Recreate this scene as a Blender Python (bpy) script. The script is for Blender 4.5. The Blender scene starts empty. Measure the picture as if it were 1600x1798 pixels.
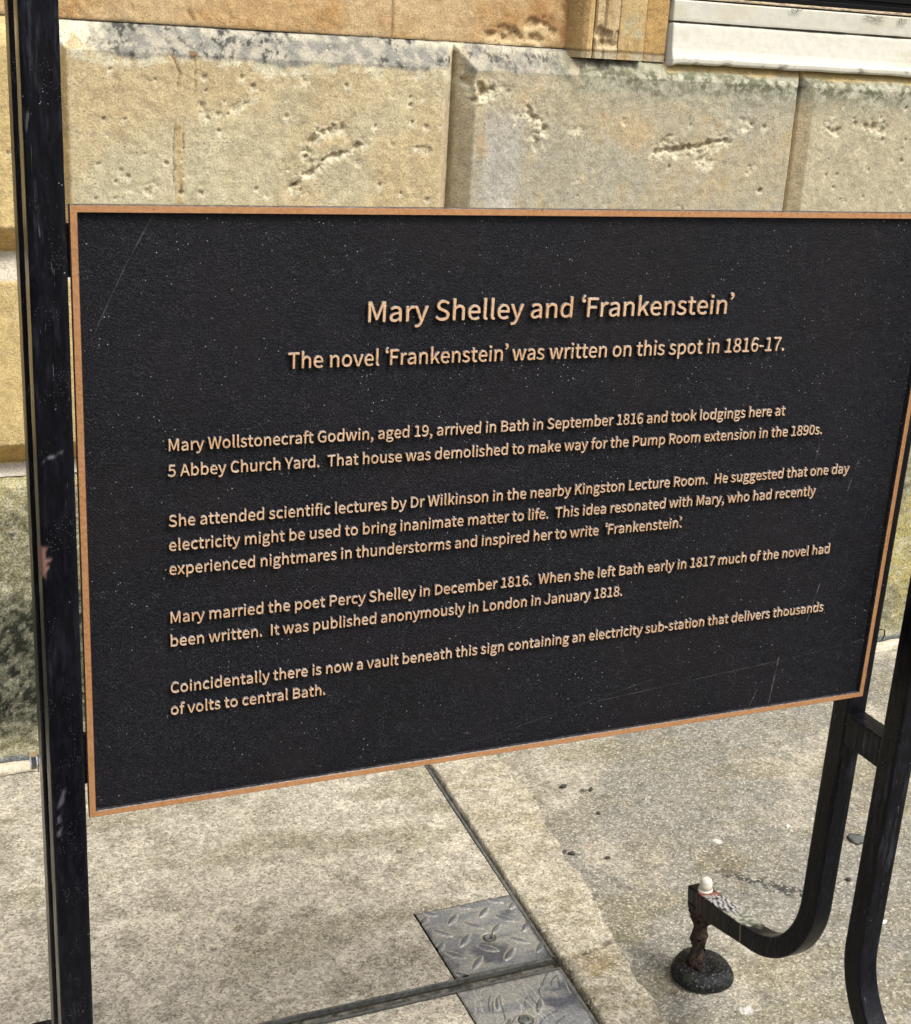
import bpy, bmesh, math, json, random
import numpy as np
from mathutils import Matrix, Vector

# ------------------------------------------------------------------ camera, sky, sun, exposure
S = bpy.context.scene
C = S.collection
G = 0.71                                   # height of the plaque's lower edge above the paving (m)
RX = ((0.92053207, -0.07558824, 0.38328465), (-0.38644714, -0.31999872, 0.8650199), (0.05726527, -0.94439782, -0.32377994))
cd = bpy.data.cameras.new('camera')
cd.sensor_fit = 'VERTICAL'; cd.sensor_height = 24.0; cd.lens = 24.0 * 2410.94 / 1798.0
cd.clip_start = 0.05; cd.clip_end = 2000
cam = bpy.data.objects.new('camera', cd); C.objects.link(cam)
m = Matrix.Identity(4)
for r in range(3):
    m[r][0] = RX[r][0]; m[r][1] = -RX[r][1]; m[r][2] = -RX[r][2]
m.translation = Vector((-0.17335829, -1.28470606, 0.78739468 + G))
cam.matrix_world = m
S.camera = cam

SUN_EL, SUN_AZ = math.radians(57), math.radians(148)     # azimuth clockwise from +Y (the wall's side)
w = bpy.data.worlds.new('World'); S.world = w; w.use_nodes = True
wn, wl = w.node_tree.nodes, w.node_tree.links
sky = wn.new('ShaderNodeTexSky'); sky.sky_type = 'NISHITA'; sky.sun_disc = False
sky.sun_elevation = SUN_EL; sky.sun_rotation = SUN_AZ
sky.air_density = 1.0; sky.dust_density = 5.0; sky.ozone_density = 1.0
hs = wn.new('ShaderNodeHueSaturation'); hs.inputs['Saturation'].default_value = 0.40
wl.new(sky.outputs[0], hs.inputs['Color'])
wl.new(hs.outputs[0], wn['Background'].inputs[0]); wn['Background'].inputs[1].default_value = 0.13
sd = bpy.data.lights.new('sun', 'SUN'); sd.energy = 1.5; sd.angle = math.radians(14); sd.color = (1.0, 0.95, 0.88)
sun = bpy.data.objects.new('sun', sd); C.objects.link(sun)
d = Vector((math.sin(SUN_AZ) * math.cos(SUN_EL), math.cos(SUN_AZ) * math.cos(SUN_EL), math.sin(SUN_EL)))
sun.rotation_euler = d.to_track_quat('Z', 'Y').to_euler(); sun.location = (2, -3, 6)
S.view_settings.view_transform = 'Standard'; S.view_settings.look = 'None'
S.view_settings.exposure = 1.06; S.view_settings.gamma = 1.0

# ------------------------------------------------------------------ helpers
def lin(c):
    c = np.asarray(c, float) / 255.0
    return np.where(c <= 0.04045, c / 12.92, ((c + 0.055) / 1.055) ** 2.4)
K = 0.60                                   # photo colours are sunlit values: scale to albedo
def alb(*c): return lin(c) * K

def _h(ix, iy, s):
    n = (ix.astype(np.int64) * 374761393 + iy.astype(np.int64) * 668265263 + s * 974634777) & 0xFFFFFFFF
    n = ((n ^ (n >> 13)) * 1274126177) & 0xFFFFFFFF
    n = n ^ (n >> 16)
    return (n & 0xFFFFFF) / float(0xFFFFFF)
def vnoise(x, y, s=0):
    x = np.asarray(x, float); y = np.asarray(y, float)
    ix = np.floor(x); iy = np.floor(y); fx = x - ix; fy = y - iy
    ix = ix.astype(np.int64); iy = iy.astype(np.int64)
    u = fx * fx * fx * (fx * (fx * 6 - 15) + 10); v = fy * fy * fy * (fy * (fy * 6 - 15) + 10)
    a = _h(ix, iy, s); b = _h(ix + 1, iy, s); c = _h(ix, iy + 1, s); d_ = _h(ix + 1, iy + 1, s)
    return (a * (1 - u) + b * u) * (1 - v) + (c * (1 - u) + d_ * u) * v
def fbm(x, y, f, oct=4, s=0, g=0.5):
    t = 0; a = 1.0; n = 0
    x = np.asarray(x, float); y = np.asarray(y, float)
    for i in range(oct):
        x, y = 0.799 * x - 0.601 * y, 0.601 * x + 0.799 * y
        t = t + a * vnoise(x * f + 17.3 * i, y * f - 9.1 * i, s + i); n += a; a *= g; f *= 2.03
    return t / n
def sst(a, b, x):
    t = np.clip((x - a) / (b - a), 0, 1); return t * t * (3 - 2 * t)
def mix(c, k, f):
    f = np.asarray(f)[..., None]; return c * (1 - f) + np.asarray(k) * f
def polydist(x, y, pts):
    best = np.full(np.shape(x), 1e9)
    if len(pts) == 1: return np.hypot(x - pts[0][0], y - pts[0][1])
    for (ax, ay), (bx, by) in zip(pts[:-1], pts[1:]):
        dx, dy = bx - ax, by - ay
        t = np.clip(((x - ax) * dx + (y - ay) * dy) / (dx * dx + dy * dy + 1e-12), 0, 1)
        best = np.minimum(best, np.hypot(x - ax - t * dx, y - ay - t * dy))
    return best
def axis(fine0, fine1, step, lo, hi, extra=()):
    a = list(np.arange(fine0, fine1 + step * 0.5, step))
    s = step; v = fine0
    while v > lo:
        s = min(s * 1.35, 2.0); v -= s; a.append(max(v, lo))
    s = step; v = fine1
    while v < hi:
        s = min(s * 1.35, 2.0); v += s; a.append(min(v, hi))
    a = np.array(a)
    for e in extra:
        a = a[np.abs(a - e) > step * 0.45]
        a = np.append(a, e)
    return np.unique(np.round(a, 6))

def origin(p):
    v = Vector((0, 0, 0))
    while p is not None:
        v = v + p.location; p = p.parent
    return v
def link(name, me, mat, parent=None, smooth=True):
    if mat is not None:
        for k in (mat if isinstance(mat, (list, tuple)) else (mat,)): me.materials.append(k)
    if smooth: me.polygons.foreach_set('use_smooth', [True] * len(me.polygons))
    o = bpy.data.objects.new(name, me); C.objects.link(o)
    if parent is not None:
        o.parent = parent; me.transform(Matrix.Translation(-origin(parent)))
    return o
def tag(o, label=None, cat=None, group=None, kind=None):
    if label: o['label'] = label
    if cat: o['category'] = cat
    if group: o['group'] = group
    if kind: o['kind'] = kind
    return o
def thing(name, loc, label, cat, group=None):
    o = bpy.data.objects.new(name, None); o.empty_display_size = 0.05; C.objects.link(o); o.location = loc
    return tag(o, label, cat, group)
def grid(name, X, Y, Z, mat, parent=None, tint=None, flip=False, skip=None, uv=None):
    nv, nu = X.shape
    co = np.stack([X, Y, Z], -1).reshape(-1, 3)
    i = np.arange(nv * nu).reshape(nv, nu)
    q = np.stack([i[:-1, :-1], i[:-1, 1:], i[1:, 1:], i[1:, :-1]], -1)
    if flip: q = q[..., ::-1]
    if skip is not None: q = q[~skip]
    q = q.reshape(-1, 4)
    me = bpy.data.meshes.new(name)
    me.vertices.add(len(co)); me.vertices.foreach_set('co', co.astype(np.float32).ravel())
    me.loops.add(q.size); me.loops.foreach_set('vertex_index', q.astype(np.int32).ravel())
    me.polygons.add(len(q)); me.polygons.foreach_set('loop_start', np.arange(0, q.size, 4, dtype=np.int32))
    me.update(calc_edges=True); me.validate()
    if tint is not None: paint(me, tint.reshape(-1, tint.shape[-1]))
    return link(name, me, mat, parent)
def paint(me, t):
    a = me.attributes.new('tint', 'FLOAT_COLOR', 'POINT')
    if t.shape[-1] == 3: t = np.concatenate([t, np.ones((len(t), 1))], 1)
    a.data.foreach_set('color', np.clip(t, 0, 1).astype(np.float32).ravel())
def mesh_bm(name, bm, mat, parent=None, smooth=False):
    bmesh.ops.recalc_face_normals(bm, faces=bm.faces)
    me = bpy.data.meshes.new(name); bm.to_mesh(me); bm.free()
    return link(name, me, mat, parent, smooth)
def add_box(bm, x0, x1, y0, y1, z0, z1, bev=0.0):
    r = bmesh.ops.create_cube(bm, size=1.0)
    vs = r['verts']
    for v in vs:
        v.co = Vector(((x0 + x1) / 2 + v.co.x * (x1 - x0), (y0 + y1) / 2 + v.co.y * (y1 - y0), (z0 + z1) / 2 + v.co.z * (z1 - z0)))
    if bev > 0:
        es = list({e for v in vs for e in v.link_edges})
        bmesh.ops.bevel(bm, geom=es, offset=bev, segments=2, affect='EDGES', profile=0.6)
def add_lathe(bm, prof, c, axis_='Z', seg=32, wob=None):
    rings = []
    for k, (r, h) in enumerate(prof):
        ring = []
        for i in range(seg):
            a = 2 * math.pi * i / seg
            rr = r * (1 + (wob(a, h) if wob else 0))
            p = (rr * math.cos(a), rr * math.sin(a), h)
            if axis_ == 'X': p = (p[2], p[0], p[1])
            if axis_ == 'Y': p = (p[0], p[2], p[1])
            ring.append(bm.verts.new(Vector(p) + Vector(c)))
        rings.append(ring)
    for a, b in zip(rings[:-1], rings[1:]):
        for i in range(seg):
            j = (i + 1) % seg
            bm.faces.new((a[i], a[j], b[j], b[i]))
    bm.faces.new(rings[0][::-1]); bm.faces.new(rings[-1])
def add_tube(bm, pts, r, seg=6):
    pts = [Vector(p) for p in pts]; rings = []
    for i, p in enumerate(pts):
        t = (pts[min(i + 1, len(pts) - 1)] - pts[max(i - 1, 0)]).normalized()
        u = t.orthogonal().normalized(); v = t.cross(u)
        rr = r[i] if isinstance(r, (list, tuple)) else r
        rings.append([bm.verts.new(p + u * rr * math.cos(2 * math.pi * k / seg) + v * rr * math.sin(2 * math.pi * k / seg)) for k in range(seg)])
    for a, b in zip(rings[:-1], rings[1:]):
        for k in range(seg):
            bm.faces.new((a[k], a[(k + 1) % seg], b[(k + 1) % seg], b[k]))
    bm.faces.new(rings[0][::-1]); bm.faces.new(rings[-1])

# ------------------------------------------------------------------ materials
class N:
    def __init__(s, name):
        s.m = bpy.data.materials.new(name); s.m.use_nodes = True
        s.t = s.m.node_tree; s.n = s.t.nodes; s.l = s.t.links
        s.b = s.n['Principled BSDF']; s.tc = s.n.new('ShaderNodeTexCoord').outputs['Object']
    def put(s, sock, v):
        if hasattr(v, 'is_output'): s.l.new(v, sock)
        else: sock.default_value = v
    def math(s, op, a, b=0.0, c=0.0, clamp=False):
        n = s.n.new('ShaderNodeMath'); n.operation = op; n.use_clamp = clamp
        s.put(n.inputs[0], a); s.put(n.inputs[1], b); s.put(n.inputs[2], c); return n.outputs[0]
    def noise(s, sc, det=4, rough=0.55, vec=None, dist=0.0, out='Fac'):
        n = s.n.new('ShaderNodeTexNoise'); s.put(n.inputs['Vector'], vec if vec is not None else s.tc)
        n.inputs['Scale'].default_value = sc; n.inputs['Detail'].default_value = det
        n.inputs['Roughness'].default_value = rough; n.inputs['Distortion'].default_value = dist; return n.outputs[out]
    def voro(s, sc, feat='F1', out='Distance', vec=None, rnd=1.0):
        n = s.n.new('ShaderNodeTexVoronoi'); n.feature = feat; s.put(n.inputs['Vector'], vec if vec is not None else s.tc)
        n.inputs['Scale'].default_value = sc; n.inputs['Randomness'].default_value = rnd; return n.outputs[out]
    def ramp(s, f, a, b, lo=0.0, hi=1.0):
        n = s.n.new('ShaderNodeMapRange'); n.clamp = True; n.interpolation_type = 'SMOOTHSTEP'
        s.put(n.inputs[0], f); n.inputs[1].default_value = a; n.inputs[2].default_value = b
        n.inputs[3].default_value = lo; n.inputs[4].default_value = hi; return n.outputs[0]
    def mixc(s, f, a, b, mode='MIX'):
        n = s.n.new('ShaderNodeMix'); n.data_type = 'RGBA'; n.blend_type = mode
        s.put(n.inputs[0], f)
        for k, v in ((6, a), (7, b)):
            if not hasattr(v, 'is_output'): v = (*v[:3], 1)
            s.put(n.inputs[k], v)
        return n.outputs[2]
    def attr(s, name, out='Color'):
        n = s.n.new('ShaderNodeAttribute'); n.attribute_name = name; return n.outputs[out]
    def grey(s, f):
        n = s.n.new('ShaderNodeCombineColor')
        for i in range(3): s.put(n.inputs[i], f)
        return n.outputs[0]
    def scale(s, v, xyz):
        n = s.n.new('ShaderNodeMapping'); s.put(n.inputs[0], v); n.inputs['Scale'].default_value = xyz; return n.outputs[0]
    def sep(s, v):
        n = s.n.new('ShaderNodeSeparateXYZ'); s.put(n.inputs[0], v); return n.outputs
    def bump(s, h, dist, strength=1.0, prev=None):
        n = s.n.new('ShaderNodeBump'); s.put(n.inputs['Height'], h); n.inputs['Distance'].default_value = dist
        n.inputs['Strength'].default_value = strength
        if prev is not None: s.l.new(prev, n.inputs['Normal'])
        return n.outputs[0]
    def done(s, col=None, rough=None, met=None, nrm=None, spec=None, coat=None):
        for k, v in (('Base Color', col), ('Roughness', rough), ('Metallic', met), ('Normal', nrm), ('Specular IOR Level', spec), ('Coat Weight', coat)):
            if v is None: continue
            if k == 'Base Color' and not hasattr(v, 'is_output'): v = (*v[:3], 1)
            s.put(s.b.inputs[k], v)
        return s.m

def mat_stone(name, grain=1.0, amp=0.24):
    k = N(name); t = k.attr('tint')
    n1 = k.noise(260, 4, 0.62); n2 = k.noise(42, 4, 0.6); n3 = k.voro(150)
    f = k.math('MULTIPLY', k.ramp(n1, 0.28, 0.72, 1 - amp, 1 + amp), k.ramp(n2, 0.3, 0.7, 0.88, 1.12))
    col = k.mixc(1.0, t, k.grey(f), 'MULTIPLY')
    fl = k.math('MULTIPLY', k.ramp(k.voro(230), 0.12, 0.24, 1, 0), k.ramp(k.noise(30, 3), 0.48, 0.62))
    col = k.mixc(k.math('MULTIPLY', fl, 0.4), col, tuple(alb(238, 228, 200)))
    pits = k.math('MULTIPLY', k.ramp(n3, 0.10, 0.22, 1, 0), k.ramp(k.noise(16, 2), 0.5, 0.62))
    col = k.mixc(k.math('MULTIPLY', pits, 0.45), col, tuple(alb(120, 98, 62)))
    shell = k.math('MULTIPLY', k.ramp(k.voro(62), 0.10, 0.20, 1, 0), k.ramp(k.noise(9, 2), 0.52, 0.66))
    col = k.mixc(k.math('MULTIPLY', shell, 0.55), col, tuple(alb(240, 230, 200)))
    h = k.math('ADD', k.math('MULTIPLY', n1, 0.55 * grain), k.math('ADD', k.math('MULTIPLY', n2, 0.35), k.math('MULTIPLY', pits, -0.9)))
    return k.done(col, 0.92, 0.0, k.bump(h, 0.0030, 0.9), 0.2)

def mat_concrete(name):
    k = N(name); t = k.attr('tint')
    warp = k.n.new('ShaderNodeVectorMath'); warp.operation = 'ADD'; k.l.new(k.tc, warp.inputs[0])
    sw = k.n.new('ShaderNodeVectorMath'); sw.operation = 'SCALE'; sw.inputs['Scale'].default_value = 0.010
    k.l.new(k.noise(120, 2, out='Color'), sw.inputs[0]); k.l.new(sw.outputs[0], warp.inputs[1]); wv_ = warp.outputs[0]
    def cell(sc): return k.sep(k.voro(sc, out='Color', vec=wv_))[0]
    c1, c2, c3 = cell(150), cell(310), cell(75)
    n1 = k.noise(260, 4, 0.65); n3 = k.noise(24, 4, 0.6)
    f = k.math('MULTIPLY', k.ramp(c1, 0.0, 1.0, 0.80, 1.18), k.math('MULTIPLY', k.ramp(c2, 0.0, 1.0, 0.78, 1.22), k.math('MULTIPLY', k.ramp(n3, 0.3, 0.7, 0.86, 1.14), k.ramp(n1, 0.3, 0.7, 0.78, 1.22))))
    f = k.math('MULTIPLY', f, k.ramp(c3, 0.0, 1.0, 0.90, 1.10))
    col = k.mixc(1.0, t, k.grey(f), 'MULTIPLY')
    col = k.mixc(k.math('MULTIPLY', k.ramp(c2, 0.86, 0.92), 0.55), col, tuple(alb(238, 230, 212)))
    col = k.mixc(k.math('MULTIPLY', k.ramp(c2, 0.10, 0.04), 0.5), col, tuple(alb(96, 92, 80)))
    v = k.voro(70); dk = k.math('MULTIPLY', k.ramp(v, 0.07, 0.13, 1, 0), k.ramp(k.noise(21, 2), 0.56, 0.64))
    col = k.mixc(k.math('MULTIPLY', dk, 0.6), col, tuple(alb(70, 66, 56)))
    h = k.math('ADD', k.math('MULTIPLY', n1, 1.0), k.math('ADD', k.math('MULTIPLY', c1, 0.35), k.math('MULTIPLY', c2, 0.3)))
    return k.done(col, 0.88, 0.0, k.bump(h, 0.0026, 0.9), 0.2)

def mat_black_paint(name, streak=(1, 1, 0.25), base=(0.0022, 0.0024, 0.0040), rough=0.24, bump=0.0012, dots=True, grime=0.0):
    k = N(name); v = k.scale(k.tc, streak)
    n1 = k.noise(170, 4, 0.6, vec=v); n2 = k.noise(34, 3, 0.5, vec=v)
    col = k.mixc(k.ramp(n1, 0.45, 0.7), base, tuple(x * 2.2 for x in base))
    col = k.mixc(k.math('MULTIPLY', k.ramp(k.noise(60, 5, 0.7, vec=k.scale(k.tc, (1.6, 1.6, 0.22))), 0.50, 0.72), k.ramp(k.noise(5, 2), 0.40, 0.62)), col, (0.026, 0.028, 0.040))  # bluish streaks painted in for the long highlights on the posts
    if grime:
        col = k.mixc(k.math('MULTIPLY', k.ramp(k.noise(190, 4, 0.7), 0.55, 0.68), grime), col, (0.22, 0.22, 0.21))
        col = k.mixc(k.math('MULTIPLY', k.ramp(k.noise(45, 3), 0.52, 0.66), grime * .7), col, (0.045, 0.055, 0.030))
    t = k.attr('tint'); al = k.attr('tint', 'Alpha')
    col = k.mixc(al, col, t)
    if dots:
        d1 = k.math('MULTIPLY', k.ramp(k.voro(210), 0.07, 0.13, 1, 0), k.ramp(k.noise(70, 1), 0.64, 0.71))
        d2 = k.math('MULTIPLY', k.ramp(k.voro(420), 0.14, 0.24, 1, 0), k.ramp(k.noise(40, 2), 0.55, 0.62))
        col = k.mixc(k.math('MULTIPLY', d1, 0.55), col, (0.42, 0.42, 0.45))
        col = k.mixc(k.math('MULTIPLY', d2, 0.13), col, (0.36, 0.36, 0.40))
        sc = k.math('MULTIPLY', k.ramp(k.noise(55, 2, vec=k.scale(k.tc, (3.2, 3.2, 0.35)), dist=1.2), 0.71, 0.75), 0.10)
        col = k.mixc(sc, col, (0.4, 0.4, 0.42))
    r = k.math('ADD', k.ramp(n2, 0.3, 0.7, rough - 0.06, rough + 0.12), k.math('MULTIPLY', al, 0.35))
    h = k.math('ADD', k.math('MULTIPLY', n1, 0.6), n2)
    return k.done(col, r, 0.0, k.bump(h, bump), 0.13)

def seg_mask(k, p, q, wdt, brk=0.0, sd=0.0):
    """0..1 along a scratch from p to q in the plaque's own x, z (metres)"""
    x, _, z = k.sep(k.tc)[:3]
    L = math.hypot(q[0] - p[0], q[1] - p[1]); c, s_ = (q[0] - p[0]) / L, (q[1] - p[1]) / L
    dx = k.math('SUBTRACT', x, p[0]); dz = k.math('SUBTRACT', z, p[1])
    u = k.math('ADD', k.math('MULTIPLY', dx, c), k.math('MULTIPLY', dz, s_))
    v = k.math('ABSOLUTE', k.math('SUBTRACT', k.math('MULTIPLY', dz, c), k.math('MULTIPLY', dx, s_)))
    a = k.ramp(v, wdt * 0.4, wdt, 1, 0)
    b = k.math('MULTIPLY', k.math('GREATER_THAN', u, 0.0), k.math('LESS_THAN', u, L))
    r = k.math('MULTIPLY', a, b)
    if brk: r = k.math('MULTIPLY', r, k.ramp(k.noise(brk, 2), 0.38, 0.62, 0.15, 1.0))
    return r
def mat_plaque_field():
    k = N('blackened_bronze'); ox, oz = -0.5, G                    # object origin sits at the stand's foot centre
    n1 = k.noise(560, 3, 0.7); n2 = k.noise(7, 4, 0.6); n3 = k.noise(90, 3)
    shn = k.ramp(k.noise(3.2, 4, 0.6, vec=k.scale(k.tc, (1.0, 1.0, 1.6))), 0.36, 0.66)
    col = k.mixc(k.ramp(n1, 0.42, 0.72), (0.0012, 0.0013, 0.0024), (0.0135, 0.0135, 0.0190))
    col = k.mixc(k.ramp(n2, 0.40, 0.66, 0.0, 0.7), col, (0.0085, 0.0070, 0.0080))
    col = k.mixc(k.math('MULTIPLY', shn, 0.55), col, k.mixc(k.ramp(n1, 0.46, 0.72), (0.0030, 0.0030, 0.0050), (0.026, 0.026, 0.036)))  # bluish sheen patches mixed into the colour
    s1 = k.math('MULTIPLY', k.ramp(k.voro(420), 0.14, 0.28, 1, 0), k.ramp(k.noise(60, 3), 0.50, 0.62))
    s2 = k.math('MULTIPLY', k.ramp(k.voro(145), 0.055, 0.110, 1, 0), k.ramp(k.noise(31, 3), 0.47, 0.59))
    col = k.mixc(k.math('MULTIPLY', s1, 0.24), col, (0.24, 0.24, 0.28))
    col = k.mixc(k.math('MULTIPLY', s2, 0.75), col, (0.36, 0.36, 0.39))
    for p, q, wd, amt, br in (((.076, .621), (.049, .573), .0008, .15, 60), ((.049, .573), (.019, .51), .0008, .11, 60),
                              ((.40, -.002 + .012), (.674, .067), .0007, .09, 40), ((.60, .048), (.885, .070), .0006, .13, 50), ((.885, .070), (.99, .082), .0006, .09, 50),
                              ((.852, .006), (.858, .075), .0014, .18, 90), ((.823, .010), (.834, .040), .0008, .13, 70), ((.893, .118), (.905, .170), .0010, .2, 80),
                              ((.872, .352), (.868, .318), .0012, .13, 90), ((.935, .33), (.925, .29), .0011, .15, 90)):
        mk = seg_mask(k, (p[0] + ox, p[1] + oz), (q[0] + ox, q[1] + oz), wd, br)
        col = k.mixc(k.math('MULTIPLY', mk, amt * 0.6), col, (0.5, 0.5, 0.5))
    h = k.math('ADD', n1, k.math('MULTIPLY', n3, 0.6))
    return k.done(col, k.math('ADD', k.ramp(n3, 0.3, 0.7, 0.34, 0.48), k.math('MULTIPLY', shn, 0.12)), 0.0, k.bump(h, 0.0016, 1.0), 0.15)
def mat_bronze(name, g):
    k = N(name); n1 = k.noise(320, 3); n2 = k.noise(30, 3)
    col = k.mixc(k.ramp(n1, 0.3, 0.7), (0.36 * g, 0.165 * g, 0.060 * g), (0.47 * g, 0.235 * g, 0.098 * g))
    col = k.mixc(k.ramp(n2, 0.35, 0.7, 0, 0.5), col, (0.46 * g, 0.235 * g, 0.11 * g))
    pit = k.math('MULTIPLY', k.ramp(k.voro(115), 0.07, 0.12, 1, 0), k.ramp(k.noise(31, 2), 0.56, 0.62))
    col = k.mixc(pit, col, (0.03, 0.02, 0.012))
    return k.done(col, 0.45, 0.2, k.bump(n1, 0.0006), 0.5)
def mat_letter():
    k = N('worn_tan_bronze'); n1 = k.noise(420, 3); n2 = k.noise(14, 4, 0.6); n3 = k.noise(110, 3)
    col = k.mixc(k.ramp(n1, 0.3, 0.7), (0.42, 0.24, 0.118), (0.60, 0.375, 0.21))
    col = k.mixc(k.ramp(n2, 0.36, 0.64, 0, 0.6), col, (0.56, 0.40, 0.26))
    col = k.mixc(k.ramp(n3, 0.58, 0.74, 0, 0.55), col, (0.12, 0.07, 0.04))
    return k.done(col, k.ramp(n3, 0.3, 0.7, 0.34, 0.55), 0.2, k.bump(n1, 0.0006), 0.5)
def mat_patina(name, a, c, rough):
    k = N(name); n = k.noise(260, 3)
    return k.done(k.mixc(k.ramp(n, 0.35, 0.7), a, c), rough, 0.35, k.bump(n, 0.0006), 0.5)
def mat_simple(name, c, rough=0.6, met=0.0, var=0.25, sc=120, bmp=0.0008, spec=0.5):
    k = N(name); n = k.noise(sc, 4); n2 = k.noise(sc * 0.16, 3)
    f = k.math('MULTIPLY', k.ramp(n, 0.3, 0.7, 1 - var, 1 + var), k.ramp(n2, 0.3, 0.7, 1 - var * 0.6, 1 + var * 0.6))
    return k.done(k.mixc(1.0, c, k.grey(f), 'MULTIPLY'), rough, met, k.bump(n, bmp), spec)
def mat_tinted(name, rough=0.5, met=0.0, sc=200, bmp=0.0008, var=0.2, spec=0.5):
    k = N(name); n = k.noise(sc, 4)
    col = k.mixc(1.0, k.attr('tint'), k.grey(k.ramp(n, 0.3, 0.7, 1 - var, 1 + var)), 'MULTIPLY')
    return k.done(col, rough, met, k.bump(n, bmp), spec)
def mat_rust():
    k = N('flaking_rust'); n = k.noise(240, 5, 0.65); n2 = k.noise(60, 3)
    col = k.mixc(k.ramp(n, 0.38, 0.62), (0.008, 0.006, 0.005), (0.060, 0.034, 0.021))
    col = k.mixc(k.ramp(n2, 0.5, 0.68, 0, 0.7), col, (0.012, 0.010, 0.010))
    return k.done(col, 0.85, 0.0, k.bump(n, 0.003), 0.3)

STONE = mat_stone('bath_stone'); MOSS = mat_stone('mossy_stone', 2.2, 0.55)
CONC = mat_concrete('weathered_concrete')
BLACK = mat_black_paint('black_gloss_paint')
FIELD = mat_plaque_field(); BRONZE = mat_bronze('rubbed_bronze', 0.86); LETTER = mat_letter(); PATINA = mat_patina('dark_bronze_side', (0.020, 0.018, 0.018), (0.075, 0.070, 0.072), 0.4); LIT_EDGE = mat_patina('lit_letter_edge', (0.16, 0.14, 0.13), (0.50, 0.47, 0.46), 0.35)
RUST = mat_rust()
WHITE = mat_tinted('white_sill_paint', 0.45, sc=60, bmp=0.0008, var=0.05)
STEEL = mat_tinted('worn_tread_steel', 0.42, 0.35, 260, 0.0008, 0.28)
EDGE = mat_simple('galvanised_edge', tuple(alb(112, 113, 109)), 0.55, 0.3, 0.4, 110)
CHROME = mat_simple('plated_steel', (0.75, 0.75, 0.76), 0.16, 1.0, 0.1, 90, 0.0003)
RUBBER = mat_black_paint('old_black_rubber', (1, 1, 1), (0.006, 0.006, 0.007), 0.5, 0.004, True, 0.45)
NUT = mat_simple('white_nylon_nut', tuple(alb(226, 220, 204) * 1.05), 0.32, 0.0, 0.14, 160)
SASH = mat_black_paint('black_sash_paint', (0.2, 1, 1), (0.012, 0.012, 0.015), 0.22, 0.0006, dots=False)
DIRTY = mat_simple('dirty_steel_bar', tuple(alb(98, 97, 90)), 0.7, 0.15, 0.75, 75, 0.002)
SOIL = mat_simple('dark_joint_dirt', tuple(alb(70, 66, 52)), 0.95, 0, 0.5, 160, 0.004, 0.1)
WEB = mat_simple('dusty_web', (0.10, 0.09, 0.075), 0.9)
DARK = mat_simple('dark_litter', (0.035, 0.032, 0.028), 0.85, 0, 0.4)
GLASS = N('window_glass').done((0.02, 0.022, 0.025), 0.05, 0.0, None, 0.6)

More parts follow.
